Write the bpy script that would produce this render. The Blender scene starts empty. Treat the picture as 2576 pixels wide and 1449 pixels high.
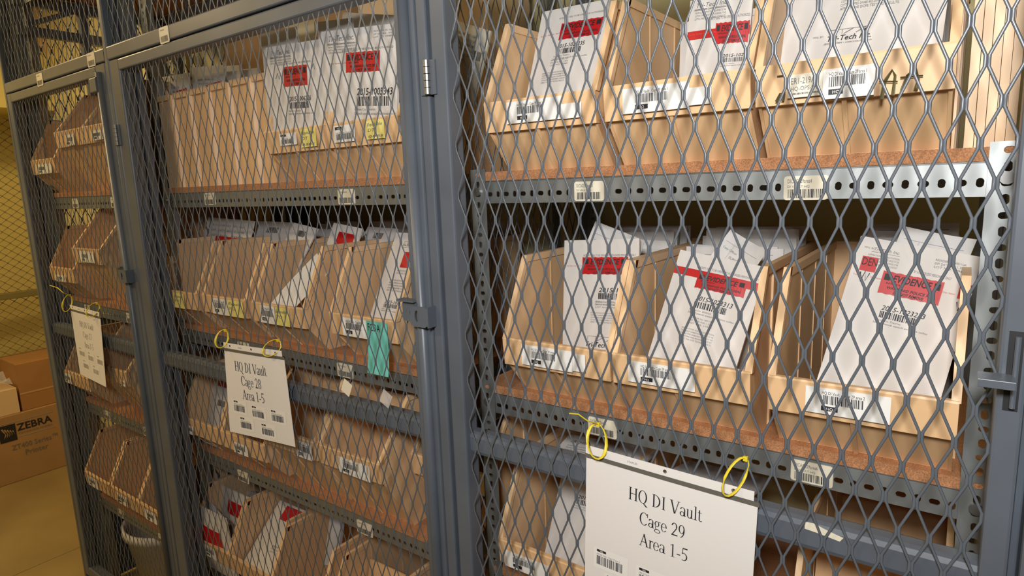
import bpy, math, random
from mathutils import Vector, Matrix
random.seed(7)
sc = bpy.context.scene
COL = sc.collection
H = 1.72                                   # eye height above the floor

# ------------------------------------------------------------------ camera
IW, IH, FPX = 2576.0, 1449.0, 1572.0
YAW, PITCH, ROLL = math.radians(36.1156), math.radians(9.6264), math.radians(-2.1468)
_fw = Vector((-math.sin(YAW)*math.cos(PITCH), math.cos(YAW)*math.cos(PITCH), -math.sin(PITCH)))
_rt = Vector((math.cos(YAW), math.sin(YAW), 0))
_up = _rt.cross(_fw)
RT = _rt*math.cos(ROLL) + _up*math.sin(ROLL)
UP = -_rt*math.sin(ROLL) + _up*math.cos(ROLL)
EYE = Vector((0, 0, H))
cam_d = bpy.data.cameras.new('camera'); cam = bpy.data.objects.new('camera', cam_d); COL.objects.link(cam)
cam_d.sensor_width = 36; cam_d.lens = 36*FPX/IW; cam_d.clip_start = .02
M = Matrix((RT, UP, -_fw)).transposed().to_4x4(); M.translation = EYE
cam.matrix_world = M
sc.camera = cam
def at(px, py, Y):
    """point of the place seen at a photo pixel, at distance Y behind the camera's own plane"""
    r = _fw + RT*((px-IW/2)/FPX) - UP*((py-IH/2)/FPX)
    return EYE + r*(Y/r.y)

# ------------------------------------------------------------------ light
sc.view_settings.view_transform = 'Standard'; sc.view_settings.look = 'None'
sc.view_settings.gamma = 1; sc.view_settings.use_curve_mapping = False
sc.view_settings.exposure = 0.0
w = bpy.data.worlds.new('room'); sc.world = w; w.use_nodes = True
w.node_tree.nodes['Background'].inputs[0].default_value = (.95, .78, .5, 1)
w.node_tree.nodes['Background'].inputs[1].default_value = .095
def area(name, loc, target, size, power, col, sy=None):
    d = bpy.data.lights.new(name, 'AREA'); d.size = size; d.energy = power; d.color = col
    if sy: d.shape = 'RECTANGLE'; d.size_y = sy
    o = bpy.data.objects.new(name, d); COL.objects.link(o); o.location = loc
    o.rotation_euler = (Vector(target)-Vector(loc)).to_track_quat('-Z', 'Y').to_euler()
    return o
fl = bpy.data.lights.new('camera_flash', 'SPOT'); fl.energy = 128; fl.color = (1, .975, .95); fl.spot_size = math.radians(126); fl.spot_blend = 1; fl.shadow_soft_size = .12
flo = bpy.data.objects.new('camera_flash', fl); COL.objects.link(flo); flo.location = (.05, -.4, H+.43)
flo.rotation_euler = (Vector((-.3, 1.0, H+.22))-flo.location).to_track_quat('-Z', 'Y').to_euler()
area('ceiling_lamp_aisle', (-2.1, -.9, 2.92), (-2.1, -.9, 0), 1.2, 30, (1, .74, .42), .3)
area('ceiling_lamp_corridor', (-3.7, .1, 2.92), (-3.75, .1, 0), 1.2, 36, (1, .74, .36), .3)

# ------------------------------------------------------------------ materials
def mat(name, col, rough=.5, metal=0., noise=0., nscale=20., bump=0., spec=.5, stretch=(1,1,1), detail=3.):
    m = bpy.data.materials.new(name); m.use_nodes = True
    nt = m.node_tree; b = nt.nodes['Principled BSDF']
    b.inputs['Base Color'].default_value = (*col, 1); b.inputs['Roughness'].default_value = rough
    b.inputs['Metallic'].default_value = metal; b.inputs['Specular IOR Level'].default_value = spec
    if noise or bump:
        g = nt.nodes.new('ShaderNodeNewGeometry'); mp = nt.nodes.new('ShaderNodeMapping')
        mp.inputs['Scale'].default_value = stretch
        n = nt.nodes.new('ShaderNodeTexNoise'); n.inputs['Scale'].default_value = nscale; n.inputs['Detail'].default_value = detail
        nt.links.new(g.outputs['Position'], mp.inputs['Vector']); nt.links.new(mp.outputs[0], n.inputs['Vector'])
        if noise:
            r = nt.nodes.new('ShaderNodeValToRGB')
            r.color_ramp.elements[0].position = .3; r.color_ramp.elements[1].position = .7
            r.color_ramp.elements[0].color = (*[c*(1-noise) for c in col], 1)
            r.color_ramp.elements[1].color = (*[min(1, c*(1+noise*.6)) for c in col], 1)
            nt.links.new(n.outputs[0], r.inputs[0]); nt.links.new(r.outputs[0], b.inputs['Base Color'])
        if bump:
            bp = nt.nodes.new('ShaderNodeBump'); bp.inputs['Strength'].default_value = bump; bp.inputs['Distance'].default_value = .002
            nt.links.new(n.outputs[0], bp.inputs['Height']); nt.links.new(bp.outputs[0], b.inputs['Normal'])
    return m
PAINT = mat('grey_paint', (.095, .113, .14), .38, 0, .12, 9, .05)
WIRE = mat('grey_paint_mesh', (.095, .112, .135), .3, 0)
STEEL = mat('galvanised_steel', (.33, .355, .36), .44, .7, .09, 9, .03)
CHIP = mat('particle_board', (.47, .22, .1), .8, 0, .42, 620, .25, detail=2.)
TAN = mat('tan_plastic', (.74, .49, .268), .45, 0, .07, 5, .03)
TANR = mat('tan_plastic_rib', (.78, .53, .3), .45)
WHITE = mat('white_paper', (.72, .71, .7), .7)
ENV = mat('envelope_paper', (.70, .68, .655), .65, 0, .03, 14, .15)
LBL = mat('label_paper', (.78, .78, .76), .4)
CREAM = mat('cream_label', (.72, .68, .55), .45)
INK = mat('black_ink', (.015, .015, .02), .6)
GREY = mat('grey_ink', (.16, .16, .17), .6)
PALE = mat('pale_ink', (.4, .38, .34), .6)
RED = mat('red_seal_tape', (.52, .009, .013), .4)
PINK = mat('red_print', (.62, .12, .1), .6)
YEL = mat('yellow_note', (.78, .7, .22), .6)
TEAL = mat('teal_note', (.16, .58, .52), .6)
SEAM = mat('dull_clear_seam', (.12, .115, .1), .4)
TIE = mat('yellow_nylon', (.72, .58, .03), .35)
MARK = mat('olive_marker', (.1, .085, .03), .6)
CHROME = mat('bright_steel', (.27, .27, .265), .42, .85)
BOX = mat('cardboard', (.4, .235, .1), .75, 0, .08, 6)
BOX2 = mat('brown_cardboard', (.4, .2, .07), .7, 0, .08, 6)
BOXP = mat('pale_cardboard', (.72, .52, .3), .7)
DARK = mat('slot_shade_black', (.01, .011, .014), .6)  # shade inside the latch slot, put in as near-black colour
TUB = mat('white_plastic', (.74, .72, .69), .4)
PACK = mat('bluish_plastic_wrap', (.45, .46, .52), .3, 0, .25, 12, .6)
MGREY = mat('mauve_print', (.24, .2, .24), .6)
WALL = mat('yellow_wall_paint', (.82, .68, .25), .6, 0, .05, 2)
WALLB = mat('dim_yellow_wall_paint', (.64, .57, .3), .6, 0, .05, 2)  # the yellow wall, with its dim light put into a duller colour
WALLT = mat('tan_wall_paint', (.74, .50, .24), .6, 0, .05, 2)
FLOOR = mat('sealed_concrete', (.30, .22, .09), .32, 0, .22, 2.2, .02)
CEIL = mat('ceiling_paint', (.7, .66, .55), .8)
WIREY = mat('olive_painted_mesh', (.2, .17, .06), .5)
FLASHP = mat('clear_film', (.75, .76, .76), .15)
_nt = FLASHP.node_tree; _b = _nt.nodes['Principled BSDF']; _b.inputs['Alpha'].default_value = .35

# ------------------------------------------------------------------ mesh builder
class MB:
    def __init__(s): s.v, s.f, s.m, s.mats, s.sm = [], [], [], [], False
    def mi(s, m):
        if m not in s.mats: s.mats.append(m)
        return s.mats.index(m)
    def face(s, pts, m):
        n = len(s.v); s.v += [tuple(p) for p in pts]; s.f.append(tuple(range(n, n+len(pts)))); s.m.append(s.mi(m))
    def raw(s, vs, fs, m):
        n = len(s.v); s.v += [tuple(p) for p in vs]; k = s.mi(m)
        for f in fs: s.f.append(tuple(i+n for i in f)); s.m.append(k)
    def box(s, x0, x1, y0, y1, z0, z1, m):
        P = [(x, y, z) for z in (z0, z1) for y in (y0, y1) for x in (x0, x1)]
        s.raw(P, [(0,2,3,1),(4,5,7,6),(0,1,5,4),(2,6,7,3),(0,4,6,2),(1,3,7,5)], m)
    def bbox(s, x0, x1, y0, y1, z0, z1, m, c=.004):
        """box with chamfered vertical-view edges (long axis auto)"""
        d = [x1-x0, y1-y0, z1-z0]; ax = d.index(max(d)); lo = [x0, y0, z0]; hi = [x1, y1, z1]
        a, b = [i for i in range(3) if i != ax]
        c = min(c, d[a]*.4, d[b]*.4)
        ring = [(lo[a]+c, lo[b]), (hi[a]-c, lo[b]), (hi[a]-c*.3, lo[b]+c*.3), (hi[a], lo[b]+c), (hi[a], hi[b]-c), (hi[a]-c*.3, hi[b]-c*.3), (hi[a]-c, hi[b]), (lo[a]+c, hi[b]), (lo[a]+c*.3, hi[b]-c*.3), (lo[a], hi[b]-c), (lo[a], lo[b]+c), (lo[a]+c*.3, lo[b]+c*.3)]
        vs = []
        for e in (lo[ax], hi[ax]):
            for p, q in ring:
                v = [0, 0, 0]; v[ax] = e; v[a] = p; v[b] = q; vs.append(tuple(v))
        n = len(ring); fs = [tuple(range(n)), tuple(range(2*n-1, n-1, -1))]
        fs += [(i, i+n, (i+1) % n+n, (i+1) % n) for i in range(n)]
        s.raw(vs, fs, m)
    def prism(s, poly, off, m):
        n = len(poly); off = Vector(off); A = [Vector(p) for p in poly]; B = [p+off for p in A]
        s.raw(A+B, [tuple(range(n)), tuple(range(2*n-1, n-1, -1))]+[(i, i+n, (i+1) % n+n, (i+1) % n) for i in range(n)], m)
    def tube(s, pts, r, m, n=8, flat=1., closed=False):
        pts = [Vector(p) for p in pts]; vs = []; N = len(pts)
        ref = Vector((.13, .2, 1)).normalized()
        for i, p in enumerate(pts):
            t = (pts[(i+1) % N if closed else min(i+1, N-1)]-pts[(i-1) % N if closed else max(i-1, 0)])
            if t.length < 1e-9: t = Vector((0, 0, 1))
            t.normalize(); a = t.cross(ref)
            if a.length < .05: a = t.cross(Vector((1, 0, 0)))
            a.normalize(); b = t.cross(a)
            for k in range(n):
                an = 2*math.pi*k/n; vs.append(p+a*(r*math.cos(an))+b*(r*flat*math.sin(an)))
        fs = [(i*n+k, i*n+(k+1) % n, (i+1) % N*n+(k+1) % n, (i+1) % N*n+k) for i in range(N if closed else N-1) for k in range(n)]
        if not closed: fs += [tuple(range(n-1, -1, -1)), tuple(range((N-1)*n, N*n))]
        s.raw(vs, fs, m)
    def build(s, name, parent=None, base=None, smooth=False):
        me = bpy.data.meshes.new(name); B = Vector(base) if base is not None else (BASE[parent.name] if parent else Vector((0,0,0)))
        me.from_pydata([Vector(p)-B for p in s.v], [], s.f)
        for m in s.mats: me.materials.append(m)
        me.polygons.foreach_set('material_index', s.m)
        if smooth: me.polygons.foreach_set('use_smooth', [True]*len(s.f))
        me.update()
        o = bpy.data.objects.new(name, me); COL.objects.link(o)
        if parent: o.parent = parent
        else: o.location = B
        BASE[o.name] = B
        return o
BASE = {}
def tag(o, label, cat, group=None, kind=None):
    o['label'] = label
    if cat: o['category'] = cat
    if group: o['group'] = group
    if kind: o['kind'] = kind
    return o
def empty(name, loc, label, cat, group=None):
    o = bpy.data.objects.new(name, None); COL.objects.link(o); o.location = loc; o.empty_display_size = .05
    BASE[o.name] = Vector(loc); return tag(o, label, cat, group)
def struct(name, mb):
    o = mb.build(name); o['kind'] = 'structure'; return o

# ------------------------------------------------------------------ lettering
_tc = {}
def text2d(s, size, shear=0., bold=0.):
    """default font outlines as (verts, faces), x right, y up, left aligned on the baseline"""
    k = (s, shear, bold)
    if k not in _tc:
        cu = bpy.data.curves.new('lettering', 'FONT'); cu.body = s; cu.size = 1; cu.shear = shear; cu.offset = bold; cu.resolution_u = 2
        ob = bpy.data.objects.new('lettering', cu); me = bpy.data.meshes.new_from_object(ob)
        _tc[k] = ([(v.co.x, v.co.y) for v in me.vertices], [tuple(p.vertices) for p in me.polygons])
        bpy.data.objects.remove(ob); bpy.data.curves.remove(cu); bpy.data.meshes.remove(me)
    vs, fs = _tc[k]
    return [(x*size, y*size) for x, y in vs], fs
def twidth(vs): return max(x for x, y in vs)-min(x for x, y in vs) if vs else 0
# a serif alphabet drawn from stems, thin strokes and rings (cap height 1)
def _ring(cx, cy, rx, ry, tx, ty, a0=0, a1=360, n=22):
    out = []
    for i in range(n):
        q = []
        for a in (a0+(a1-a0)*i/n, a0+(a1-a0)*(i+1)/n):
            c, s_ = math.cos(math.radians(a)), math.sin(math.radians(a)); q.append(((cx+rx*c, cy+ry*s_), (cx+(rx-tx)*c, cy+(ry-ty)*s_)))
        out.append([q[0][0], q[1][0], q[1][1], q[0][1]])
    return out
def _st(x0, y0, x1, y1, w): return [[(x0-w/2, y0), (x0+w/2, y0), (x1+w/2, y1), (x1-w/2, y1)]]
def _hb(x0, x1, y, h): return [[(x0, y-h/2), (x1, y-h/2), (x1, y+h/2), (x0, y+h/2)]]
def _sf(x, y, l=.24): return _hb(x-l/2, x+l/2, y+(.015 if y < .5 else -.015), .035)
T, t_ = .105, .05
SERIF = {
 'H': (_st(.16,0,.16,1,T)+_st(.62,0,.62,1,T)+_hb(.16,.62,.52,t_)+_sf(.16,0)+_sf(.16,1)+_sf(.62,0)+_sf(.62,1), .78),
 'Q': (_ring(.37,.5,.34,.52,T,.035)+[[(.36,.03),(.46,.03),(.78,-.24),(.62,-.24)]], .78),
 'D': (_st(.16,0,.16,1,T)+_ring(.2,.5,.46,.5,T,.035,-90,90)+_hb(.04,.24,.018,.035)+_hb(.04,.24,.982,.035), .74),
 'I': (_st(.17,0,.17,1,T)+_sf(.17,0)+_sf(.17,1), .34),
 'V': (_st(.36,0,.1,1,T)+_st(.38,0,.64,1,t_)+_sf(.1,1)+_sf(.64,1,.2), .72),
 'C': (_ring(.37,.5,.34,.52,T,.04,42,318)+_st(.64,.68,.64,.98,t_), .7),
 'A': (_st(.08,0,.37,1,t_)+_st(.62,0,.35,1,T)+_hb(.17,.54,.35,t_)+_sf(.08,0,.2)+_sf(.62,0), .72),
 'a': (_ring(.2,.17,.18,.18,.08,.035)+_st(.37,.03,.37,.48,.085)+_ring(.22,.47,.19,.2,.08,.04,0,165)+_hb(.36,.48,.03,.05), .47),
 'u': (_st(.12,.16,.12,.66,.085)+_st(.4,0,.4,.66,.085)+_ring(.26,.2,.18,.21,.08,.05,180,360)+_hb(.02,.12,.645,.03)+_hb(.3,.4,.645,.03)+_hb(.4,.52,.018,.035), .54),
 'l': (_st(.14,0,.14,1.03,.085)+_sf(.14,0,.24)+_hb(.03,.14,1.01,.03), .28),
 't': (_st(.13,.13,.13,.84,.08)+_hb(.02,.28,.645,.035)+_ring(.23,.14,.14,.15,.08,.04,180,320), .31),
 'g': (_ring(.22,.44,.18,.22,.075,.035)+_ring(.25,-.13,.24,.15,.06,.04)+_st(.14,.0,.1,.24,.05)+_hb(.34,.5,.62,.045)+_hb(.12,.36,.01,.06), .51),
 'e': (_ring(.24,.33,.22,.35,.08,.035,0,325)+_hb(.06,.45,.36,.03), .47),
 'r': (_st(.13,0,.13,.66,.085)+_ring(.27,.46,.15,.2,.06,.06,40,175)+_sf(.13,0,.24)+_hb(.02,.13,.645,.03), .36),
 '2': (_ring(.25,.72,.21,.28,.085,.05,-25,170)+_st(.1,.05,.42,.6,.075)+_hb(.05,.5,.045,.09), .53),
 '9': (_ring(.26,.66,.22,.34,.085,.04)+_ring(.1,.56,.38,.58,.07,.05,-75,20), .53),
 '8': (_ring(.26,.74,.18,.26,.075,.04)+_ring(.26,.25,.22,.27,.085,.04), .53),
 '7': (_hb(.05,.5,.95,.09)+_st(.2,0,.47,.93,.075), .53),
 '1': (_st(.27,0,.27,1,.085)+_sf(.27,0,.28)+[[(.1,.86),(.27,.94),(.27,1),(.08,.89)]], .53),
 '-': (_hb(.04,.3,.33,.075), .35),
 '5': (_ring(.2,.3,.27,.31,.085,.05,-120,125)+_st(.1,.5,.14,.97,.045)+_hb(.12,.47,.95,.09), .53),
 ' ': ([], .3)}
def serif2d(s, cap):
    vs, fs, x = [], [], 0
    for ch in s:
        polys, adv = SERIF[ch]
        for p in polys:
            n = len(vs); vs += [((x+a)*cap, b*cap) for a, b in p]; fs.append(tuple(range(n, n+len(p))))
        x += adv
    return vs, fs

# ------------------------------------------------------------------ sheets (paper, labels, envelopes)
class Sheet:
    """a piece of paper: corner TL, edge directions U (across) and V (down), size w x h; curl adds depth"""
    def __init__(s, TL, U, V, w, h, t=.0006, curl=None, nx=6, ny=8):
        s.TL, s.U = Vector(TL), Vector(U).normalized()
        V = Vector(V); V = V - s.U*V.dot(s.U); s.V = V.normalized(); s.w, s.h, s.t = w, h, t
        s.N = s.U.cross(s.V)
        if s.N.y > 0: s.N = -s.N
        s.curl = curl or (lambda a, b: 0.); s.nx, s.ny = (nx, ny) if curl else (1, 1); s.mb = MB()
    def P(s, x, y, e=0.): return s.TL+s.U*x+s.V*y+s.N*(s.curl(x/s.w, y/s.h)+e)
    def body(s, m):
        nx, ny = s.nx, s.ny; F = []; B = []
        for j in range(ny+1):
            for i in range(nx+1):
                x, y = s.w*i/nx, s.h*j/ny; F.append(s.P(x, y)); B.append(s.P(x, y, -s.t))
        k = lambda i, j: j*(nx+1)+i
        n = len(F); fs = [(k(i,j), k(i+1,j), k(i+1,j+1), k(i,j+1)) for j in range(ny) for i in range(nx)]
        fs += [tuple(q+n for q in reversed(f)) for f in list(fs)]
        edge = [k(i,0) for i in range(nx+1)]+[k(nx,j) for j in range(1,ny+1)]+[k(i,ny) for i in range(nx-1,-1,-1)]+[k(0,j) for j in range(ny-1,0,-1)]
        fs += [(edge[i], edge[i]+n, edge[(i+1) % len(edge)]+n, edge[(i+1) % len(edge)]) for i in range(len(edge))]
        s.mb.raw(F+B, fs, m); return s
    def poly(s, pts, m, e=.0005, mb=None): (mb or s.mb).face([s.P(x, y, e) for x, y in pts], m)
    def rect(s, x0, y0, x1, y1, m, e=.0005, mb=None, skew=0.):
        n = max(1, int(abs(x1-x0)/.012)); mm = max(1, int(abs(y1-y0)/.012)) if s.nx > 1 else 1
        if s.nx == 1: n = 1
        for i in range(n):
            for j in range(mm):
                a, b = x0+(x1-x0)*i/n, x0+(x1-x0)*(i+1)/n; c, d = y0+(y1-y0)*j/mm, y0+(y1-y0)*(j+1)/mm
                s.poly([(a, c+skew*(a-x0)), (b, c+skew*(b-x0)), (b, d+skew*(b-x0)), (a, d+skew*(a-x0))], m, e, mb)
    def text(s, t, x, y, size, m, e=.0006, shear=0., bold=0., width=None, center=False, rot=0., mb=None, serif=False):
        vs, fs = serif2d(t, size) if serif else text2d(t, size, shear, bold)
        if not vs: return
        W_ = twidth(vs); sx = (width/W_) if width and W_ else 1.
        ox = -W_*sx/2 if center else 0
        c, q = math.cos(rot), math.sin(rot)
        P = []
        for a, b in vs:
            a = a*sx+ox; P.append(s.P(x+a*c-b*q*-1*0+ (b*q), y-b*c+a*q, e))
        (mb or s.mb).raw(P, fs, m)
    def bars(s, x, y, w_, h_, m=INK, e=.0006, mb=None, seed=0, n=34):
        r = random.Random(seed); ws = [r.choice((1,1,2,3)) for _ in range(2*n)]; tot = sum(ws); p = x
        for i, q in enumerate(ws):
            d = q*w_/tot
            if i % 2 == 0: s.poly([(p, y), (p+d, y), (p+d, y+h_), (p, y+h_)], m, e, mb)
            p += d
def lines(sh, x, y, w_, n, dy, size, m=GREY, seed=0, texts=None):
    for i in range(n):
        sh.text(texts[i % len(texts)], x, y+dy*i, size, m, width=w_)

# ------------------------------------------------------------------ setting
mb = MB(); mb.box(-5.3, 2.2, -3.0, 1.75, -.06, 0, FLOOR)
mb.box(-3.17, -3.163, -3.0, 1.6, 0, .0006, GREY) if False else None
struct('floor', mb)
mb = MB(); mb.box(-3.485, -3.479, -3.0, 1.6, .0, .0008, mat('floor_joint', (.2, .15, .06), .8)); struct('trim_1', mb)
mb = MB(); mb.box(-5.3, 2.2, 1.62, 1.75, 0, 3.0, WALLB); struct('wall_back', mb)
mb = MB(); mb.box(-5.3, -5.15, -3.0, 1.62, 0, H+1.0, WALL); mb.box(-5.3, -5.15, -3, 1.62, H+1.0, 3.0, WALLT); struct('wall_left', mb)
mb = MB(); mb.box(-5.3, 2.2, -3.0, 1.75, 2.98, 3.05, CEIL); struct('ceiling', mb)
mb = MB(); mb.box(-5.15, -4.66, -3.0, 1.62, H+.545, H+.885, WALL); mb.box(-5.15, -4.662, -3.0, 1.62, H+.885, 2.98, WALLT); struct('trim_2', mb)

# ------------------------------------------------------------------ expanded metal
def expanded(mb, a0, a1, z0, z1, fixed, pa, pz, pha, phz, m, axis='x', sw=.004, dp=.0013, knot=.006):
    """zigzag strands meeting in knots; a runs along x (or y), strands run up z"""
    h = pa/2
    j0, j1 = math.ceil((a0-pha)/h), math.floor((a1-pha)/h)
    r0, r1 = math.floor((z0-phz)/(pz/2))-1, math.ceil((z1-phz)/(pz/2))+1
    prof = [(-.5, 0), (-.28, -.5), (.28, -.5), (.5, 0), (.28, .5), (-.28, .5)]
    for j in range(j0, j1):
        pts = []
        for r in range(r0, r1+1):
            left = (j % 2) == (r % 2)
            a = pha+h*j+sw*.42 if left else pha+h*(j+1)-sw*.42
            z = phz+r*pz/2
            pts += [(a, z-knot), (a, z+knot)]
        cl = []
        for (p, q) in zip(pts, pts[1:]):
            if q[1] <= z0 or p[1] >= z1: continue
            (ax_, az), (bx, bz) = p, q
            if az < z0: k = (z0-az)/(bz-az); ax_, az = ax_+(bx-ax_)*k, z0
            if bz > z1: k = (z1-az)/(bz-az); bx, bz = ax_+(bx-ax_)*k, z1
            if not cl: cl.append((ax_, az))
            cl.append((bx, bz))
        if len(cl) < 2: continue
        vs = []
        for a, z in cl:
            for u, v in prof:
                vs.append((a+u*sw, fixed+v*dp, z) if axis == 'x' else (fixed+v*dp, a+u*sw, z))
        fs = [(i*6+k, i*6+(k+1) % 6, i*6+6+(k+1) % 6, i*6+6+k) for i in range(len(cl)-1) for k in range(6)]
        mb.raw(vs, fs, m)

# wire mesh screen in front of the corridor wall
r = empty('wall_screen', (-4.98, -.5, 0), 'olive diamond mesh screen along the yellow corridor wall behind the cardboard boxes', 'mesh screen')
mb = MB(); expanded(mb, -.6, 1.6, .05, H+.52, -4.98, .062, .05, 0, 0, WIREY, 'y', .006, .006, .003); mb.build('wire_mesh', r, smooth=True)
mb = MB(); mb.bbox(-5.01, -4.95, -.6, 1.6, H-.625, H-.585, WIREY); mb.build('rail', r)

# ------------------------------------------------------------------ cage fronts
ZT = H+.371                                     # underside of the door top rail
def stile(mb, x0, x1, z0, z1, y0=.9, y1=.94): mb.bbox(x0, x1, y0, y1, z0, z1, PAINT, .004)
def hinge(name, x, z, parent, h=.062):
    mb = MB(); mb.box(x-.02, x+.018, .8965, .8995, z-h/2, z+h/2, PAINT)
    for i in range(5):
        a = z-h/2+h*i/5
        mb.tube([(x, .893, a+.0006), (x, .893, a+h/5-.0006)], .0062, CHROME, 12)
    return mb.build(name, parent)
def hasp(xr, zc, parent):
    mb = MB()                                   # folded plate with a padlock slot, welded to the lock rod side of the stile
    x0, x1 = xr-.052, xr+.028
    def plate(xa, xb, y, za, zb, hx, hz, hr, hh):
        N = 20; out = []; inn = []
        for i in range(N):
            a = 2*math.pi*i/N; c, s_ = math.cos(a), math.sin(a)
            k = min((xb-xa)/2/abs(c) if abs(c) > 1e-6 else 9, (zb-za)/2/abs(s_) if abs(s_) > 1e-6 else 9)
            out.append(((xa+xb)/2+c*k, y, (za+zb)/2+s_*k)); inn.append((hx+hr*c, y, hz+hh*s_))
        off = Vector((0, .003, 0)); n = N
        O2 = [Vector(p)+off for p in out]; I2 = [Vector(p)+off for p in inn]
        vs = out+inn+O2+I2; fs = []
        for i in range(N):
            j = (i+1) % N
            fs += [(i, j, n+j, n+i), (2*n+j, 2*n+i, 3*n+i, 3*n+j), (i, 2*n+i, 2*n+j, j), (n+i, n+j, 3*n+j, 3*n+i)]
        mb.raw(vs, fs, PAINT)
    plate(xr-.012, xr+.034, .876, zc-.03, zc+.012, xr+.006, zc-.008, .006, .012)
    mb.box(xr+.034, xr+.037, .876, .9, zc-.03, zc+.012, PAINT)
    plate(xr-.045, xr-.005, .888, zc-.024, zc+.018, xr-.02, zc-.006, .006, .008)
    mb.box(xr-.052, xr-.004, .878, .9, zc+.018, zc+.022, PAINT)
    return mb.build('hasp', parent)
def cage_sign_bits(): pass
def make_cage(loc, label):
    return empty('security_cage', loc, label, 'security cage', 'security cages in a row')
def door(cage, xl, xr, z0, rod=None, crossz=(H-.545, H-.497), lw=.06, rw=.06, z1=None, mx=None, top=True):
    mb = MB(); z1 = z1 or ZT+.033
    stile(mb, xl, xl+lw, z0, z1); stile(mb, xr-rw, xr, z0, z1)
    if top: mb.bbox(xl+lw, xr-rw, .9, .94, ZT, z1, PAINT)
    mb.bbox(xl+lw, xr-rw, .9, .94, z0, z0+.04, PAINT)
    d = mb.build('door', cage)
    mb = MB(); expanded(mb, xl+lw-.01, xr-rw+.01, z0+.02, ZT+.005 if top else z1, .906, .035, .0905, mx, H-.067, WIRE); mb.build('mesh_infill', d, smooth=True)
    mb = MB(); mb.bbox(xl+lw-.01, xr-rw+.01, .914, .952, crossz[0], crossz[1], PAINT, .01); c = mb.build('crossbar', d)
    if rod is not None:
        mb = MB(); mb.tube([(rod, .898, z0), (rod, .898, ZT+.01)], .0115, PAINT, 14); mb.build('lock_rod', d, smooth=True)
    return d, c
def beam_label(parent, x, z, y, t1='', w_=.062, h_=.036, seed=0, name='barcode_label', rot=0.):
    sh = Sheet((x-w_/2, y-.0012, z+h_/2), (1, 0, rot), (0, 0, -1), w_, h_, .0009)
    c = .004                                     # rounded corners
    pts = [(c, 0), (w_-c, 0), (w_-c*.3, c*.3), (w_, c), (w_, h_-c), (w_-c*.3, h_-c*.3), (w_-c, h_), (c, h_), (c*.3, h_-c*.3), (0, h_-c), (0, c), (c*.3, c*.3)]
    sh.mb.prism([sh.P(a, b, .0) for a, b in pts], -sh.N*.0009, CREAM)
    if t1: sh.text(t1, .005, .0105, .0085, GREY, width=w_*.55); sh.text('DI VAULT HQ', .005, .0175, .005, GREY, width=w_*.5)
    else: sh.rect(.006, .006, w_*.55, .009, PALE)
    sh.bars(.006, h_*.55, w_-.012, h_*.36, INK, seed=seed, n=26)
    return sh.mb.build(name, parent)

FX = (-.857, -.832)                              # post between cage 28 and cage 29
cg27 = make_cage((-3.04, .92, 0), 'grey mesh security cage at the far end, beside the stacked cardboard boxes')
cg28 = make_cage((-2.13, .92, 0), 'widest grey mesh security cage, the middle one, carrying the Cage 28 sign')
cg29 = make_cage((-.845, .92, 0), 'nearest grey mesh security cage, carrying the Cage 29 sign')
# posts and header rails
TOPZ = H+.98
mb = MB(); stile(mb, -3.062, -3.042, 0, TOPZ, .9, .945); mb.box(-3.06, -3.002, .946, .992, 0, TOPZ, PAINT); mb.box(-3.085, -2.985, .885, 1.0, 0, .012, PAINT); mb.build('post', cg27)
mb = MB(); stile(mb, -2.162, -2.138, 0, TOPZ, .9, .945); mb.box(-2.16, -2.076, .946, .968, 0, TOPZ, PAINT); mb.build('post', cg28)
mb = MB(); stile(mb, FX[0], FX[1], 0, TOPZ, .9, .94); mb.build('post', cg29)
mb = MB(); stile(mb, .081, .13, 0, TOPZ, .9, .94); mb.build('post', cg29)
mb = MB(); mb.box(.062, .1, .941, .955, 0, TOPZ, PAINT); mb.build('door_stop', cg29)
mb = MB(); mb.box(-.852, -.8, .941, .955, 0, TOPZ, PAINT); mb.build('door_stop', cg29)
for cg, a, b in ((cg27, -3.042, -2.162), (cg28, -2.138, FX[0]), (cg29, FX[1], .081)):
    mb = MB(); mb.bbox(a, b, .9, .945, H+.408, H+.447, PAINT); hr = mb.build('header_rail', cg)
    if cg is cg28: beam_label(hr, -1.782, H+.424, .9, '', .05, .042, 5)
    if cg is cg27: beam_label(hr, -2.25, H+.425, .9, '', .055, .042, 6); beam_label(hr, -2.685, H+.417, .9, '', .055, .042, 7)
    mb = MB(); expanded(mb, a, b, H+.44, TOPZ, .915, .035, .0905, a, H+.44, WIRE); mb.build('upper_mesh', cg, smooth=True)
# side partitions
for cg, x, nm in ((cg27, -3.035, 'end'), (cg28, -2.195, 'side'), (cg29, -.875, 'side')):
    mb = MB(); expanded(mb, .94, 1.6, .05, TOPZ, x, .035, .0905, .95, H, WIRE, 'y'); mb.build('side_mesh', cg, smooth=True)
    mb = MB()
    mb.bbox(x-.018, x+.018, 1.56, 1.6, 0, TOPZ, PAINT)
    for z in ((H-.55, H+.28) if nm == 'end' else (H-.55,)): mb.bbox(x-.015, x+.015, .95, 1.56, z, z+.035, PAINT)
    mb.build('side_frame', cg)
mb = MB()
for z in (H+.625, H+.735): mb.bbox(-3.0, -2.97, .95, 1.56, z, z+.035, PAINT)
mb.bbox(-3.0, -2.965, 1.165, 1.195, H-.1, H+.9, PAINT); mb.prism([(-2.99, 1.0, H+.66), (-2.96, 1.0, H+.66), (-2.96, 1.18, H+.745), (-2.99, 1.18, H+.745)], (0, 0, .02), PAINT)
mb.build('end_brace', cg27)
mb = MB(); mb.box(-3.044, -3.04, .95, 1.58, .01, .5, PAINT); mb.build('kick_panel', cg27)
mb = MB(); mb.box(-2.995, -2.96, 1.19, 1.26, H+.62, H+.655, STEEL); mb.tube([(-2.958, 1.225, H+.638), (-2.95, 1.225, H+.638)], .006, CHROME); mb.build('brace_plate', cg27)

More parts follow.
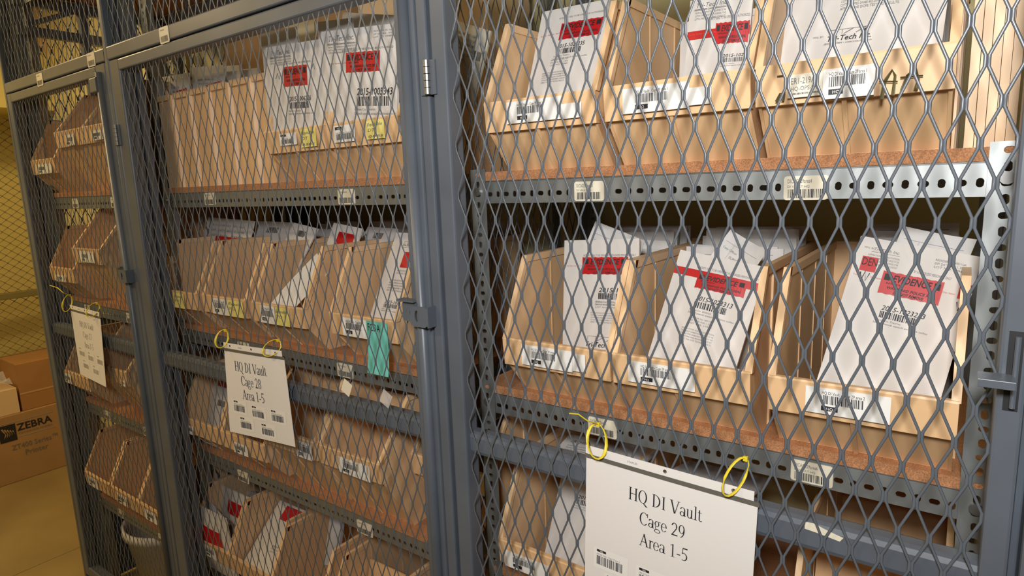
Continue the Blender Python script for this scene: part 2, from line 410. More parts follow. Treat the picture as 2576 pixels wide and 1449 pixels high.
d27, c27 = door(cg27, -3.04, -2.165, .09, rod=-2.205, lw=.04, rw=.07, mx=-3.0)
hasp(-2.2, H-.245, d27)
mb = MB(); mb.bbox(-2.245, -2.2, .882, .9, ZT-.05, ZT-.005, PAINT); mb.build('rod_guide', d27)
d28, c28 = door(cg28, -2.133, -.86, .09, rod=-.884, lw=.06, rw=.054, mx=-1.0273)
hasp(-.884, H-.25, d28); hinge('hinge', -2.136, H+.187, d28)
mb = MB(); mb.bbox(-.914, -.868, .884, .9, ZT+.0, ZT+.03, PAINT); mb.build('rod_guide', d28)
d29, c29 = door(cg29, -.822, .0705, .09, rod=None, lw=.036, rw=.028, mx=.0075)
hinge('hinge', -.829, H+.197, d29)
mb = MB(); mb.bbox(.024, .058, .868, .8995, H-.2445, H-.2415, PAINT, .0008); mb.bbox(.024, .058, .865, .8685, H-.251, H-.2412, PAINT, .0008); mb.build('hasp', d29)
mb = MB(); mb.box(.05, .064, .8985, .8998, H-.285, H-.19, DARK); mb.tube([(.0585, .893, H-.28), (.0585, .893, H-.195)], .003, PAINT); mb.build('latch_slot', d29)  # black plate on the stile paints the shade inside the slot
# torn paper left on the crossbar of the nearest door and film left on the middle one
sh = Sheet((-.158, .9128, H-.498), (1, 0, -.03), (0, 0, -1), .05, .014, .0005)
sh.mb.prism([sh.P(*p) for p in ((0, .001), (.012, .0), (.03, .005), (.05, .009), (.046, .016), (.018, .013), (0, .012))], -sh.N*.0005, CREAM); sh.mb.build('torn_label', c29)
# ------------------------------------------------------------------ shelving
def perforated(mb, O, U, V, L, Ht, pitch, m, t=.0022, off=.0, vc=.5, start=.0):
    """sheet-metal face of size L x Ht with alternating slots; O corner, U along, V across"""
    O, U, V = Vector(O), Vector(U), Vector(V); Nn = U.cross(V)
    if Nn.y > 0: Nn = -Nn
    n = int(L/pitch); m0 = (L-n*pitch)/2
    P = lambda a, b, e=0.: O+U*a+V*b-Nn*e
    if m0 > 1e-4:
        for a, b in ((0, m0), (L-m0, L)): mb.face([P(a, 0), P(b, 0), P(b, Ht), P(a, Ht)], m)
    for i in range(n):
        a0, a1 = m0+i*pitch, m0+(i+1)*pitch; ca, cb = (a0+a1)/2, Ht*vc
        hw, hh = (.0068, .0045) if i % 2 == 0 else (.0045, .0061)
        angs = sorted([math.atan2(sy*(Ht-cb if sy > 0 else cb), sx*pitch/2) % (2*math.pi) for sx in (-1, 1) for sy in (-1, 1)]+[2*math.pi*k/12+.01 for k in range(12)])
        out, inn, dep = [], [], []
        for an in angs:
            c, s_ = math.cos(an), math.sin(an)
            kx = pitch/2/abs(c) if abs(c) > 1e-6 else 9; ky = ((Ht-cb) if s_ > 0 else cb)/abs(s_) if abs(s_) > 1e-6 else 9
            k = min(kx, ky); out.append(P(ca+c*k, cb+s_*k))
            R = min(hw, hh); ex, ey = hw-R, hh-R       # stadium outline
            ia, ib = R*c+(ex if c > 0 else -ex), R*s_+(ey if s_ > 0 else -ey)
            inn.append(P(ca+ia, cb+ib)); dep.append(P(ca+ia, cb+ib, t))
        N = len(angs); vs = out+inn+dep
        fs = [(q, (q+1) % N, N+(q+1) % N, N+q) for q in range(N)]+[(N+q, N+(q+1) % N, 2*N+(q+1) % N, 2*N+q) for q in range(N)]
        mb.raw(vs, fs, m)
def shelving(x0, x1, yf, yr, boards, label, loc_group=None, topz=None):
    root = empty('shelving_unit', ((x0+x1)/2, (yf+yr)/2, 0), label, 'shelving', 'steel shelving units')
    zt = topz
    for sx, xa in ((1, x0), (-1, x1)):
        for yy, fr in ((yf, 1), (yr, -1)):
            mb = MB(); xs = xa if sx > 0 else xa-.041
            if fr == 1:
                perforated(mb, (xs, yf-.004, 0), (0, 0, 1), (1, 0, 0), zt, .041, .0208, STEEL)
                xw = xa if sx < 0 else xa+.0005
                mb.box(xw-.0012, xw+.0012, yf-.004, yf+.038, 0, zt, STEEL)
            else:
                perforated(mb, (xs, yr, 0), (0, 0, 1), (1, 0, 0), zt, .041, .0208, STEEL); mb.box(xa-.0012, xa+.0012, yr-.038, yr, 0, zt, STEEL)
            for z in boards:                     # bolt heads
                if fr == 1: mb.tube([(xs+.0205, yf-.009, z-.04), (xs+.0205, yf-.003, z-.04)], .0085, CHROME, 10)
            mb.build('upright', root)
    out = []
    for z in boards:
        mb = MB(); zb = z-.064
        perforated(mb, (x0+.03, yf, zb), (1, 0, 0), (0, 0, 1), x1-x0-.06, .044, .0208, STEEL, vc=.42)
        mb.box(x0+.03, x1-.03, yf, yf+.035, z-.0205, z-.0182, STEEL)
        mb.tube([(x0+.03, yf+.0016, z-.0195), (x1-.03, yf+.0016, z-.0195)], .0018, STEEL, 6)
        bm = mb.build('shelf_beam', root)
        mb = MB(); mb.box(x0+.03, x1-.03, yr-.003, yr, zb, z-.018, STEEL); mb.build('rear_beam', root)
        for xx in (x0+.002, x1-.004): 
            mb = MB(); mb.box(xx, xx+.002, yf+.03, yr-.03, zb, z-.018, STEEL); mb.build('side_beam', root)
        mb = MB(); mb.box(x0+.006, x1-.006, yf-.002, yr-.004, z-.018, z, CHIP); mb.build('shelf_board', root)
        out.append(bm)
    return root, out
Z2, Z3, Z4, Z5 = H+.022, H-.434, H-.872, H-1.322
YF, YR = 1.03, 1.52
s29, b29 = shelving(-.847, .06, YF, YR, (Z2, Z3, Z4, Z5), 'galvanised slotted shelving inside the nearest cage, particle board shelves', topz=Z2+.006)
s28, b28 = shelving(-2.17, -.935, YF, YR, (H+.8, Z2, Z3, Z4, Z5), 'slotted steel shelving of five boards inside the middle cage', topz=H+.9)
Y27 = .98
z27 = (H+.8, H+.024, H-.393, H-.828, H-1.264)
s27, b27 = shelving(-3.0, -2.225, Y27, 1.5, z27, 'slotted steel shelving in the farthest cage, above a white tub', topz=H+.9)
for bm, x, z, t1, sd in ((b29[0], -.567, H-.022, 'DICAGE29area3', 1), (b29[0], -.198, H-.025, 'DICAGE29area4', 2), (b29[1], -.546, H-.478, 'DICAGE29area5', 3), (b29[1], -.172, H-.477, 'DICAGE29area6', 4)):
    beam_label(bm, x, z, YF, t1, .062, .036, sd)
for bm, x, z, sd in ((b28[1], -1.885, H-.017, 11), (b28[1], -1.248, H-.021, 12), (b28[2], -1.31, H-.478, 13), (b28[3], -1.88, H-.928, 14), (b28[3], -1.283, H-.925, 15), (b28[2], -1.79, H-.478, 16)):
    beam_label(bm, x, z, YF, '', .064, .038, sd)
for k, (bi, px, py) in enumerate(((1, 190, 510), (1, 288, 508), (2, 222, 782), (2, 328, 808), (3, 272, 1055), (3, 372, 1100), (4, 307, 1310), (4, 410, 1370))):
    p = at(px, py, Y27); beam_label(b27[bi], p.x, z27[bi]-.043, Y27, '', .055, .036, 20+k)

# ------------------------------------------------------------------ storage bins
BW, BL = .234, .44
def bin_mesh(big):
    dz = .085 if big else 0.
    lb, lt, ht = .072+dz, .125+dz, .282+dz*.8
    yb, yt = (-.1, -.107) if big else (-.068, -.074); th = .0045; Wd = BW
    mb = MB()
    side = [(0, 0), (yb+.006, lb), (yb+.004, lt), (.012, ht), (BL, ht), (BL-.01, 0)]
    for x in (0, Wd-th): mb.prism([(x, a, b) for a, b in side], (th, 0, 0), TAN)
    mb.box(.001, Wd-.001, .001, BL-.012, .0006, .005, TAN)
    mb.prism([(.001, BL-.015, .001), (.001, BL-.005, ht-.001), (.001, BL-.001, ht-.001), (.001, BL-.011, .001)], (Wd-.002, 0, 0), TAN)
    mb.prism([(.001, .001, .001), (.001, yb+.008, lb+.004), (.001, yb+.013, lb+.004), (.001, .007, .001)], (Wd-.002, 0, 0), TAN)       # sloping hopper front
    # lip plate with its shelf-like lower edge
    mb.prism([(-.002, yb-.001, lb), (-.002, yt, lt), (-.002, yt+.001, lt+.003), (-.002, yt+.01, lt+.003), (-.002, yt+.012, lt), (-.002, yb+.012, lb)], (Wd+.004, 0, 0), TAN)
    # rims: sloped front edges and top edges, outside and inside
    for x in (-.004, Wd-.007):
        mb.prism([(x, yt+.002, lt), (x, .008, ht+.002), (x, .02, ht+.002), (x, yt+.014, lt)], (.011, 0, 0), TANR)
        mb.prism([(x, .008, ht-.012), (x, .008, ht+.002), (x, BL+.003, ht+.002), (x, BL+.003, ht-.012)], (.011, 0, 0), TANR)
    mb.box(-.004, Wd+.004, BL-.006, BL+.004, ht-.012, ht+.002, TANR)
    # ribs: hopper centre, inside of the walls, outside of the walls
    mb.prism([(Wd*.47, .0, 0), (Wd*.47, yb+.006, lb), (Wd*.47, yb+.002, lb), (Wd*.47, -.004, 0)], (.006, 0, 0), TAN)
    for y in (.1, .22, .33):
        mb.box(th, th+.0016, y, y+.005, .005, ht-.012, TAN); mb.box(Wd-th-.0016, Wd-th, y, y+.005, .005, ht-.012, TAN)
    for y in (.05, .2, .35):
        mb.box(-.0035, 0, y, y+.012, 0, ht-.01, TANR); mb.box(Wd, Wd+.0035, y, y+.012, 0, ht-.01, TANR)
    for x in (-.001, Wd-.005):                  # folded ends of the lip
        mb.prism([(x, yb, lb), (x, yt, lt), (x, yt+.022, lt+.012), (x, yb+.03, lb+.012)], (.006, 0, 0), TANR)
    return mb
_bm = {}
for big in (False, True):
    o = bin_mesh(big).build('storage_bin'); _bm[big] = o.data; bpy.data.objects.remove(o)
BASE.clear() if False else None
def make_bin(x, yfoot, z, label, big=False, group='tan storage bins', rot=0., w_=BW):
    o = bpy.data.objects.new('storage_bin', _bm[big]); COL.objects.link(o)
    o.location = (x, yfoot, z); o.rotation_euler = (0, 0, rot)
    BASE[o.name] = Vector((x, yfoot, z)); tag(o, label, 'bin', group)
    INFO[o.name] = (x, yfoot, z, big)
    return o
INFO = {}
def lip(b):
    x, y, z, big = INFO[b.name]; dz = .085 if big else 0.
    return y-(.1075 if big else .0745), z+.072+dz, z+.125+dz
def lipsheet(b, p0, p1, t=.0005):
    """rectangle on a bin's lip between two photo pixels (upper left, lower right)"""
    y, za, zb = lip(b); x = INFO[b.name][0]
    A, B_ = at(*p0, y), Vector((at(p1[0], p0[1], y).x, 0, at(p0[0], p1[1], y).z))
    x0, x1 = max(x+.004, A.x), min(x+BW-.004, B_.x)
    z1, z0 = min(zb-.002, A.z), max(za+.001, B_.z)
    if z1-z0 < .02: z1, z0 = zb-.006, za+.006
    if x1-x0 < .02: x0, x1 = x+.02, x+.09
    return Sheet((x0, y-.0022, z1), (1, 0, 0), (0, .006, -1), x1-x0, z1-z0, t)
def bin_label(b, p0, p1, txt='', area_txt=True, hqtop=False, seed=0, patch=True, name='label'):
    s = lipsheet(b, p0, p1).body(LBL)
    W_, Hh = s.w, s.h
    bw = min(.055, W_*.72); x = W_*.16 if W_ > .08 else W_*.12
    if patch and W_ > .1: x = W_*.2
    if hqtop:
        s.rect(W_*.08, Hh*.08, W_*.4, Hh*.25, INK); s.text('HQ', W_*.24, Hh*.235, Hh*.14, LBL, e=.0009, center=True); s.bars(x, Hh*.5, bw, Hh*.35, seed=seed)
        s.text('HQ DI Vault - Cage 28', x, Hh*.48, Hh*.12, GREY, width=bw)
    else:
        if txt: s.text(txt, x, Hh*.24, Hh*.17, INK, width=bw)
        s.bars(x, Hh*.27, bw, Hh*.33, seed=seed); s.rect(x, Hh*.68, x+bw*.4, Hh*.86, INK)
        s.text('HQ', x+bw*.2, Hh*.83, Hh*.15, LBL, e=.0009, center=True)
    return s.mb.build(name, b)
def note(b, p0, p1, m=YEL, words=('Equitable', 'DT', 'ones'), name='sticky_note'):
    s = lipsheet(b, p0, p1).body(m)
    for i, wd in enumerate(words): s.text(wd, s.w*.08, s.h*(.3+.3*i), s.h*.24, GREY, width=s.w*(.8 if len(wd) > 3 else .4), shear=.25)
    return s.mb.build(name, b)

# nearest cage, shelf at eye level
A = make_bin(-.757, 1.045, Z2, 'eye-level tan bin right of the centre post, white label trailing along its lip')
B = make_bin(-.503, 1.045, Z2, 'eye-level tan bin holding the envelope with red tape crossing its whole width')
C = make_bin(-.258, 1.045, Z2, 'tan bin with two big handwritten marker letters on its lip')
# nearest cage, middle shelf
D = make_bin(-.735, 1.045, Z3, 'tan bin at the left end of the shelf right above the Cage 29 sign')
E = make_bin(-.4917, 1.045, Z3, 'middle one of three tan bins on the shelf above the Cage 29 sign')
F = make_bin(-.226, 1.045, Z3, 'tan bin at the right end of the shelf right above the Cage 29 sign')
G = make_bin(-.757, 1.03, Z4, 'tan bin to the left of the Cage 29 sign, below the crossbar')
Hb = make_bin(-.185, 1.045, Z4, 'empty tan bin to the right of the Cage 29 sign, below the crossbar'); Hb.scale.x = .86
# middle cage
P = make_bin(-1.478, 1.045, Z2, 'tan bin with a yellow sticky note, standing against the long ribbed tote')
Q = make_bin(-1.228, 1.045, Z2, 'tan bin with a yellow sticky note on its lip, against the centre post')
K = make_bin(-2.165, 1.045, Z3, 'tan bin at the far end of the shelf above the Cage 28 sign')
L_ = make_bin(-1.9, 1.05, Z3, 'second tan bin from the far end on the shelf above the Cage 28 sign')
Mb = make_bin(-1.622, 1.045, Z3, 'tan bin with a slanting white sheet inside, above the Cage 28 sign')
N = make_bin(-1.285, 1.05, Z3, 'tan bin with a long turquoise note hanging from its lip')
R_ = make_bin(-2.129, 1.045, Z4, 'tan bin half hidden behind the left edge of the Cage 28 sign')
S = make_bin(-1.878, 1.045, Z4, 'tan bin mostly hidden behind the lower half of the Cage 28 sign')
T1 = make_bin(-1.594, 1.052, Z4, 'tall tan bin just right of the Cage 28 sign', True)
T2 = make_bin(-1.343, 1.052, Z4, 'tall empty tan bin, second to the right of the Cage 28 sign', True)
V = make_bin(-1.085, 1.14, Z4, 'tall tan bin pushed back against the centre post below the crossbar', True)
W1 = make_bin(-2.165, 1.045, Z5, 'tan bin overflowing with crumpled evidence envelopes, lowest shelf of the middle cage')
W2 = make_bin(-1.92, 1.045, Z5, 'tan bin holding a tall leaning white envelope, lowest shelf of the middle cage')
W3 = make_bin(-1.66, 1.02, Z5, 'empty tan bin between the tall leaning envelope and the lowest centre corner')
W4 = make_bin(-1.38, 1.02, Z5, 'tan bin in the lowest corner of the middle cage, by the centre post')
# farthest cage
a2 = make_bin(-2.99, 1.0, z27[1], 'small tan bin at the far left of the eye-level shelf in the farthest cage')
b2 = make_bin(-2.69, 1.025, z27[1], 'tall tan bin in the middle of the eye-level shelf in the farthest cage', True)
c2 = make_bin(-2.455, 1.025, z27[1], 'tall tan bin by the lock rod on the eye-level shelf in the farthest cage', True)
a3 = make_bin(-2.97, 1.0, z27[2], 'small tan bin above the Cage 27 sign, by the end post')
b3 = make_bin(-2.69, 1.025, z27[2], 'tall tan bin above the Cage 27 sign, next to the lock rod', True)
a4 = make_bin(-2.99, 1.0, z27[3], 'tan bin behind the lower left of the Cage 27 sign')
b4 = make_bin(-2.62, 1.025, z27[3], 'tall tan bin to the right of the Cage 27 sign', True)
a5 = make_bin(-2.95, 1.0, z27[4], 'tan bin above the white tub, by the end post')
b5 = make_bin(-2.7, 1.0, z27[4], 'tan bin above the white tub, middle of its shelf')
c5 = make_bin(-2.46, 1.0, z27[4], 'tan bin above the white tub, beside the lock rod')

s = lipsheet(A, (1413, 262), (1464, 300)).body(LBL); s.mb.build('blank_label', A)
s = lipsheet(B, (1733, 222), (1790, 266)).body(LBL); s.mb.build('blank_label', B)
s = lipsheet(D, (1441, 888), (1473, 932)).body(LBL); s.mb.build('blank_label', D)
bin_label(A, (1275, 258), (1415, 313), 'HQ DI Vault - Cage 29 area 1', seed=1)
bin_label(B, (1567, 225), (1735, 288), 'HQ DI Vault - Cage 29 area 1', seed=2)
bin_label(C, (2072, 176), (2202, 258), 'HQ DI Vault - Cage 29 area 1', seed=3, patch=False)
s = lipsheet(C, (1983, 190), (2071, 248)).body(CREAM); s.text('ER1-219AA', .004, .013, .012, GREY, width=s.w*.8); s.text('HQ-OPS-ER', .004, .022, .008, GREY, width=s.w*.75); s.bars(.004, .025, s.w-.008, s.h-.029, seed=8); s.mb.build('old_label', C)
s = lipsheet(C, (1940, 150), (2390, 260))
yy = lip(C)[0]-.002
for st in ([(2218, 250), (2225, 205), (2245, 175), (2252, 190), (2246, 240)], [(2212, 205), (2258, 205)], [(2268, 228), (2282, 190), (2305, 170), (2310, 200), (2304, 225)], [(2265, 195), (2322, 190)], [(1955, 192), (1975, 190)], [(1952, 256), (1962, 236), (1975, 232), (1968, 254)], [(2303, 222), (2306, 226)]):
    mk = MB(); mk.tube([at(px, py, yy) for px, py in st], .0024, MARK, 6, .3); mk.build('marker_stroke', C)
bin_label(D, (1313, 865), (1440, 915), 'HQ DI Vault - Cage 29 area 2', seed=4)
bin_label(E, (1581, 905), (1750, 958), 'HQ DI Vault - Cage 29 area 2', seed=5)
bin_label(F, (2028, 968), (2245, 1033), 'HQ DI Vault - Cage 29 area 2', seed=6)
bin_label(G, (1270, 1380), (1380, 1422), 'HQ DI Vault - Cage 29 area 3', seed=7)
bin_label(P, (704, 338), (747, 368), hqtop=True, seed=9); note(P, (755, 325), (795, 372), words=('Equitable', 'DT', 'ases'))
bin_label(Q, (840, 318), (893, 360), hqtop=True, seed=10); note(Q, (920, 298), (967, 352), words=('Equitable', 'DT', 'ones'))
for b_, p0, p1, sd in ((K, (408, 730), (430, 765), 31), (L_, (533, 748), (572, 788), 32), (Mb, (654, 765), (692, 812), 33), (N, (861, 797), (922, 842), 34),
                       (R_, (464, 1065), (486, 1095), 35), (S, (588, 1110), (622, 1148), 36), (T1, (745, 1105), (792, 1150), 37), (T2, (851, 1146), (928, 1206), 38),
                       (W1, (520, 1398), (545, 1425), 39), (a2, (92, 415), (130, 440), 40), (b2, (166, 340), (186, 372), 41), (c2, (230, 330), (260, 355), 42), (a3, (140, 690), (165, 715), 43), (b3, (203, 650), (238, 678), 44),
                       (a4, (159, 957), (181, 978), 45), (b4, (305, 955), (330, 980), 46), (a5, (225, 1222), (247, 1245), 47), (b5, (298, 1265), (322, 1296), 48), (c5, (370, 1315), (396, 1345), 49)):
    bin_label(b_, p0, p1, 'HQ DI Vault - Cage 28' if sd < 40 else '', seed=sd, patch=False)
for b_, p0, p1 in ((K, (436, 735), (462, 772)), (L_, (570, 752), (610, 793))): note(b_, p0, p1, words=('Equit', 'YO'))
note(Mb, (690, 768), (726, 818), words=('Equitable', 'YO'))
y_, za_, zb_ = lip(N); p0 = at(922, 806, y_)
s = Sheet((max(p0.x, -1.2), y_-.0022, zb_-.004), (1, 0, 0), (0, 0, -1), .072, .128, .0005, curl=lambda a, b: .006*max(0, b-.45)**2*4, nx=3, ny=8).body(TEAL)
s.text('FCDA', .004, .024, .026, INK, width=.042); s.mb.build('turquoise_note', N)

# extra divider panels inside bins that show one
def divider(b, dy, h0, h1, lean, label_):
    x, y, z, big = INFO[b.name]; mb = MB()
    bw_ = BW*b.scale.x
    mb.prism([(x+.01, y+dy, z+h0), (x+.01, y+dy+lean, z+h1), (x+.01, y+dy+lean+.004, z+h1), (x+.01, y+dy+.004, z+h0)], (bw_-.02, 0, 0), TAN)
    mb.box(x+bw_*.55, x+bw_*.57, y+dy-.002+lean*.5, y+dy+lean*.5+.002, z+h0+.01, z+h1-.02, TANR)
    o = mb.build('bin_divider', None, (x+BW/2, y+dy, z+h0)); return tag(o, label_, 'divider', 'bin dividers')
divider(Hb, .05, .012, .25, .05, 'upright tan divider inside the bin right of the Cage 29 sign')
divider(T1, .04, .012, .3, .07, 'sloping tan divider inside the tall bin right beside the Cage 28 sign')
divider(T2, .04, .012, .3, .07, 'sloping tan divider inside the tall empty bin second from the Cage 28 sign')
divider(W4, .03, .012, .23, .06, 'tan divider inside the bin in the lowest corner of the middle cage')
for b_, nm in ((b2, 'tall middle bin on the eye-level shelf of the farthest cage'), (c2, 'tall bin by the lock rod in the farthest cage'), (b3, 'tall bin above the Cage 27 sign'), (b4, 'tall bin right of the Cage 27 sign')):
    divider(b_, .03, .012, .3, .06, 'tan divider inside the '+nm)
for b_, nm in ((a2, 'small bin at the far left of the eye-level shelf'), (a3, 'small bin by the end post above the Cage 27 sign'), (a4, 'bin behind the Cage 27 sign'), (K, 'bin at the far end above the Cage 28 sign'), (L_, 'second bin from the far end above the Cage 28 sign'), (Mb, 'bin with the slanting white sheet')):
    divider(b_, .16, .012, .25, .05, 'tan divider standing in the '+nm)
# loose dividers standing between the marker-lettered bin and the upright
for i in range(5):
    x = -.009+i*.0112; mb = MB()
    mb.box(x, x+.0098, 1.06+.008*i, 1.46, Z2, Z2+.285+.004*(i % 3), TAN); mb.box(x-.0002, x+.0102, 1.054+.008*i, 1.06+.008*i, Z2, Z2+.285+.004*(i % 3), TANR)
    o = mb.build('loose_divider', None, (x, 1.1, Z2)); tag(o, 'tan divider in the upright row right of the bin with marker letters', 'divider', 'loose tan dividers standing in a row')

# long ribbed tote lying along the shelf
x0, x1, y0, y1 = -2.155, -1.545, 1.042, 1.262; zt_ = Z2+.29
mb = MB()
for a in ((x0, x1, y0, y0+.005), (x0, x1, y1-.005, y1), (x0, x0+.005, y0+.005, y1-.005), (x1-.005, x1, y0+.005, y1-.005)): mb.box(*a, Z2, zt_, TAN)
mb.box(x0+.001, x1-.001, y0+.001, y1-.001, Z2+.0005, Z2+.005, TAN)
ribs = [x0+.095, x0+.2, x0+.31, x0+.42, x0+.53]
for rx in ribs: mb.prism([(rx-.012, y0, Z2), (rx-.006, y0-.009, Z2), (rx+.008, y0-.009, Z2), (rx+.014, y0, Z2)], (0, 0, .285), TANR)
edges = [x0-.006]+ribs+[x1+.006]
for a, b in zip(edges, edges[1:]): mb.box(a+.012, b-.012, y0-.008, y0+.004, zt_-.016, zt_+.001, TANR)
mb.box(x0-.006, x1+.006, y1-.004, y1+.006, zt_-.016, zt_+.001, TANR)
tote = mb.build('storage_tote', None, ((x0+x1)/2, 1.15, Z2)); tag(tote, 'long ribbed tan tote lying along the eye-level shelf of the middle cage', 'tote')

# ------------------------------------------------------------------ evidence envelopes
PARA = ['EXPIRATION DATE NOTATION:', 'THE PRODUCT EXPIRATION DATE APPLIES TO THE', 'COTTON-TIPPED SWABS ONLY. HOWEVER, IF THE', 'COTTON-TIPPED SWABS ARE EXPIRED, IT DOES NOT', 'AFFECT THE DCFS TESTING RESULTS.']
REO = ['REORDER NO. VEC-1GA', 'EXP. DATE: AUG 1, 2016', 'LOT NO. 10989']
def trilogo(s, x, y, w_, outline=False):
    c = GREY if outline else INK
    s.text('Tri-Tech Inc.', x, y, w_*.2, c, shear=.25, width=w_, bold=0 if outline else .01)
    if not outline:
        for a, b in (((.1, -.17), (.1, -.3)), ((.1, -.3), (.95, -.3)), ((.36, -.3), (.36, -.17)), ((.4, -.17), (.62, -.3)), ((.68, -.17), (.9, -.3))):
            (xa, ya), (xb, yb) = [(x+w_*p, y+w_*q) for p, q in (a, b)]
            d = .0004; s.poly([(xa-d, ya-d), (xb-d, yb-d), (xb+d, yb+d), (xa+d, ya+d)], GREY)
        s.poly([(x+w_*.78, y-w_*.18), (x+w_*.95, y-w_*.3), (x+w_*.88, y-w_*.18)], INK)
    s.text('(800)438-7884 • www.tritechinc.com', x-w_*.05, y+w_*.09, w_*.07, GREY, shear=.25, width=w_*1.1)
def seal(s, parent, x, y, w_, h_, rot=0., words=True, dup=False):
    mb = MB(); c, q = math.cos(rot), math.sin(rot)
    n = 14; pts = []
    for i in range(n+1): pts.append((w_*i/n, (.0012 if i % 2 else 0)))
    for i in range(n, -1, -1): pts.append((w_*i/n, h_-(.0012 if i % 2 else 0)))
    R = lambda a, b: (x+a*c-b*q, y+a*q+b*c)
    for i in range(n):
        s.poly([R(*pts[i]), R(*pts[i+1]), R(*pts[2*n-i]), R(*pts[2*n+1-i])], RED, .0012, mb)
    if words:
        def tx(t, a, b, size, wd): 
            vs, fs = text2d(t, size, .2, .02); W_ = twidth(vs); k = wd/W_
            mb.raw([s.P(*R(a-wd/2+vx*k, b-vy), .0016) for vx, vy in vs], fs, INK)
        tx('EVIDENCE', w_*.5, h_*.42, h_*.42, w_*.64)
        for a in (.04, .86): s.poly([R(w_*a, h_*.12), R(w_*(a+.1), h_*.12), R(w_*(a+.1), h_*.4), R(w_*a, h_*.4)], INK, .0016, mb)
        tx('INITIAL/DATE', w_*.24, h_*.55, h_*.1, w_*.3); tx('WARNING! POLICE SEAL', w_*.52, h_*.76, h_*.17, w_*.8); tx('DO NOT REMOVE', w_*.5, h_*.94, h_*.17, w_*.5)
    return mb.build('seal_tape', parent)
def case_label(s, x, y, w_, num, rot=0):
    s.text(num, x, y, w_*.19, INK, shear=.2, width=w_, bold=.008); s.bars(x, y+w_*.03, w_*.9, w_*.18, seed=len(num)+int(x*1e4), n=22)
    s.text('Fulton Co. District', x-w_*.08, y+w_*.3, w_*.07, GREY, width=w_*.6); s.text('Sealed sexual assault evidence collec', x-w_*.1, y+w_*.38, w_*.07, GREY, width=w_*1.25)
def envelope(tl, tr, bl, yt, yb, extra, label, group='evidence envelopes', t=.006, bulge=.004, curl=None, m=ENV, name='evidence_envelope', cat='envelope'):
    """tl/tr/bl photo pixels of the top corners and a point down the left edge; extra = hidden length below bl"""
    A, Bv, Cv = at(*tl, yt), at(*tr, yt), at(*bl, yb)
    s = Sheet(A, Bv-A, Cv-A, (Bv-A).length, (Cv-A).length+extra, t, curl=curl or (lambda a, b: bulge*math.sin(math.pi*a)*math.sin(math.pi*b)), nx=8, ny=10)
    s.body(m); s.meta = (name, label, cat, group); return s
def finish(s):
    name, label, cat, group = s.meta
    o = s.mb.build(name, None, s.P(s.w/2, s.h)); tag(o, label, cat, group); return o

def hidden(s): pass
# bin A
s = envelope((1365, 30), (1535, -4), (1318, 245), 1.155, 1.09, .03, 'white sealed evidence envelope leaning in the eye-level bin right of the centre post')
w_ = s.w; k = s.h
case_label(s, w_*.36, k*.42, w_*.4, '2015-1023235'); s.text('INTEGRITY SEAL TO BE OPENED BY AUTHORIZED', w_*.3, k*.12, .005, GREY, width=w_*.65)
lines(s, w_*.3, k*.54, w_*.26, 3, .0052, .0042, texts=REO); lines(s, w_*.2, k*.66, w_*.36, 5, .0048, .0038, texts=PARA)
for i in range(3): s.text('Tamper  Resistant', w_*(.05+.12*i), k*.27, .004, PINK, width=w_*.1)
o = finish(s); seal(s, o, w_*.36, k*.17, w_*.6, k*.17, 0.0)
# bin B
s = envelope((1737, 2), (1896, -22), (1730, 195), 1.1, 1.09, .045, 'white evidence envelope in the middle eye-level bin, red tape crossing its whole width')
w_ = s.w; k = s.h
trilogo(s, w_*.1, k*.08, w_*.5, True); lines(s, w_*.1, k*.11, w_*.5, 4, .005, .0045, texts=PARA); s.text('INTEGRITY SEAL TO BE OPENED BY AUTHORIZED', w_*.3, k*.215, .006, GREY, width=w_*.68)
s.rect(0, k*.3, w_, k*.38, RED, .001)
for i in range(4): s.text('Tamper  Resistant', w_*(.03+.12*i), k*.34, .004, PINK, .0014, width=w_*.1)
case_label(s, w_*.62, k*.58, w_*.36, '2015-1023'); o = finish(s); seal(s, o, w_*.47, k*.25, w_*.52, k*.2, 0.02)
# bin C
s = envelope((1992, -60), (2402, -130), (1963, 172), 1.14, 1.085, .03, 'big white envelope with a black maker logo, in the bin with marker letters', bulge=.006)
w_ = s.w; k = s.h
lines(s, w_*.37, k*.27, w_*.36, 5, .0062, .006, texts=PARA); trilogo(s, w_*.31, k*.66, w_*.27); s.text('MFG. BY:', w_*.22, k*.62, .004, GREY); finish(s)
# bin D
s = envelope((1420, 605), (1608, 600), (1405, 870), 1.14, 1.105, .05, 'white envelope in the left bin above the Cage 29 sign, logo at its foot')
w_ = s.w; k = s.h
s.text('INTEGRITY SEAL TO BE OPENED BY AUTHORIZED PERSONNEL ONLY', w_*.28, k*.125, .006, GREY, width=w_*.68)
for i in range(3): s.text('Tamper  Resistant', w_*(.04+.1*i), k*.2, .004, PINK, width=w_*.09)
case_label(s, w_*.5, k*.39, w_*.4, '2015-1023'); lines(s, w_*.46, k*.47, w_*.28, 3, .0052, .0042, texts=REO); lines(s, w_*.4, k*.55, w_*.34, 5, .0048, .0038, texts=PARA); trilogo(s, w_*.32, k*.8, w_*.42)
o = finish(s); seal(s, o, w_*.27, k*.13, w_*.6, k*.13, 0.0)
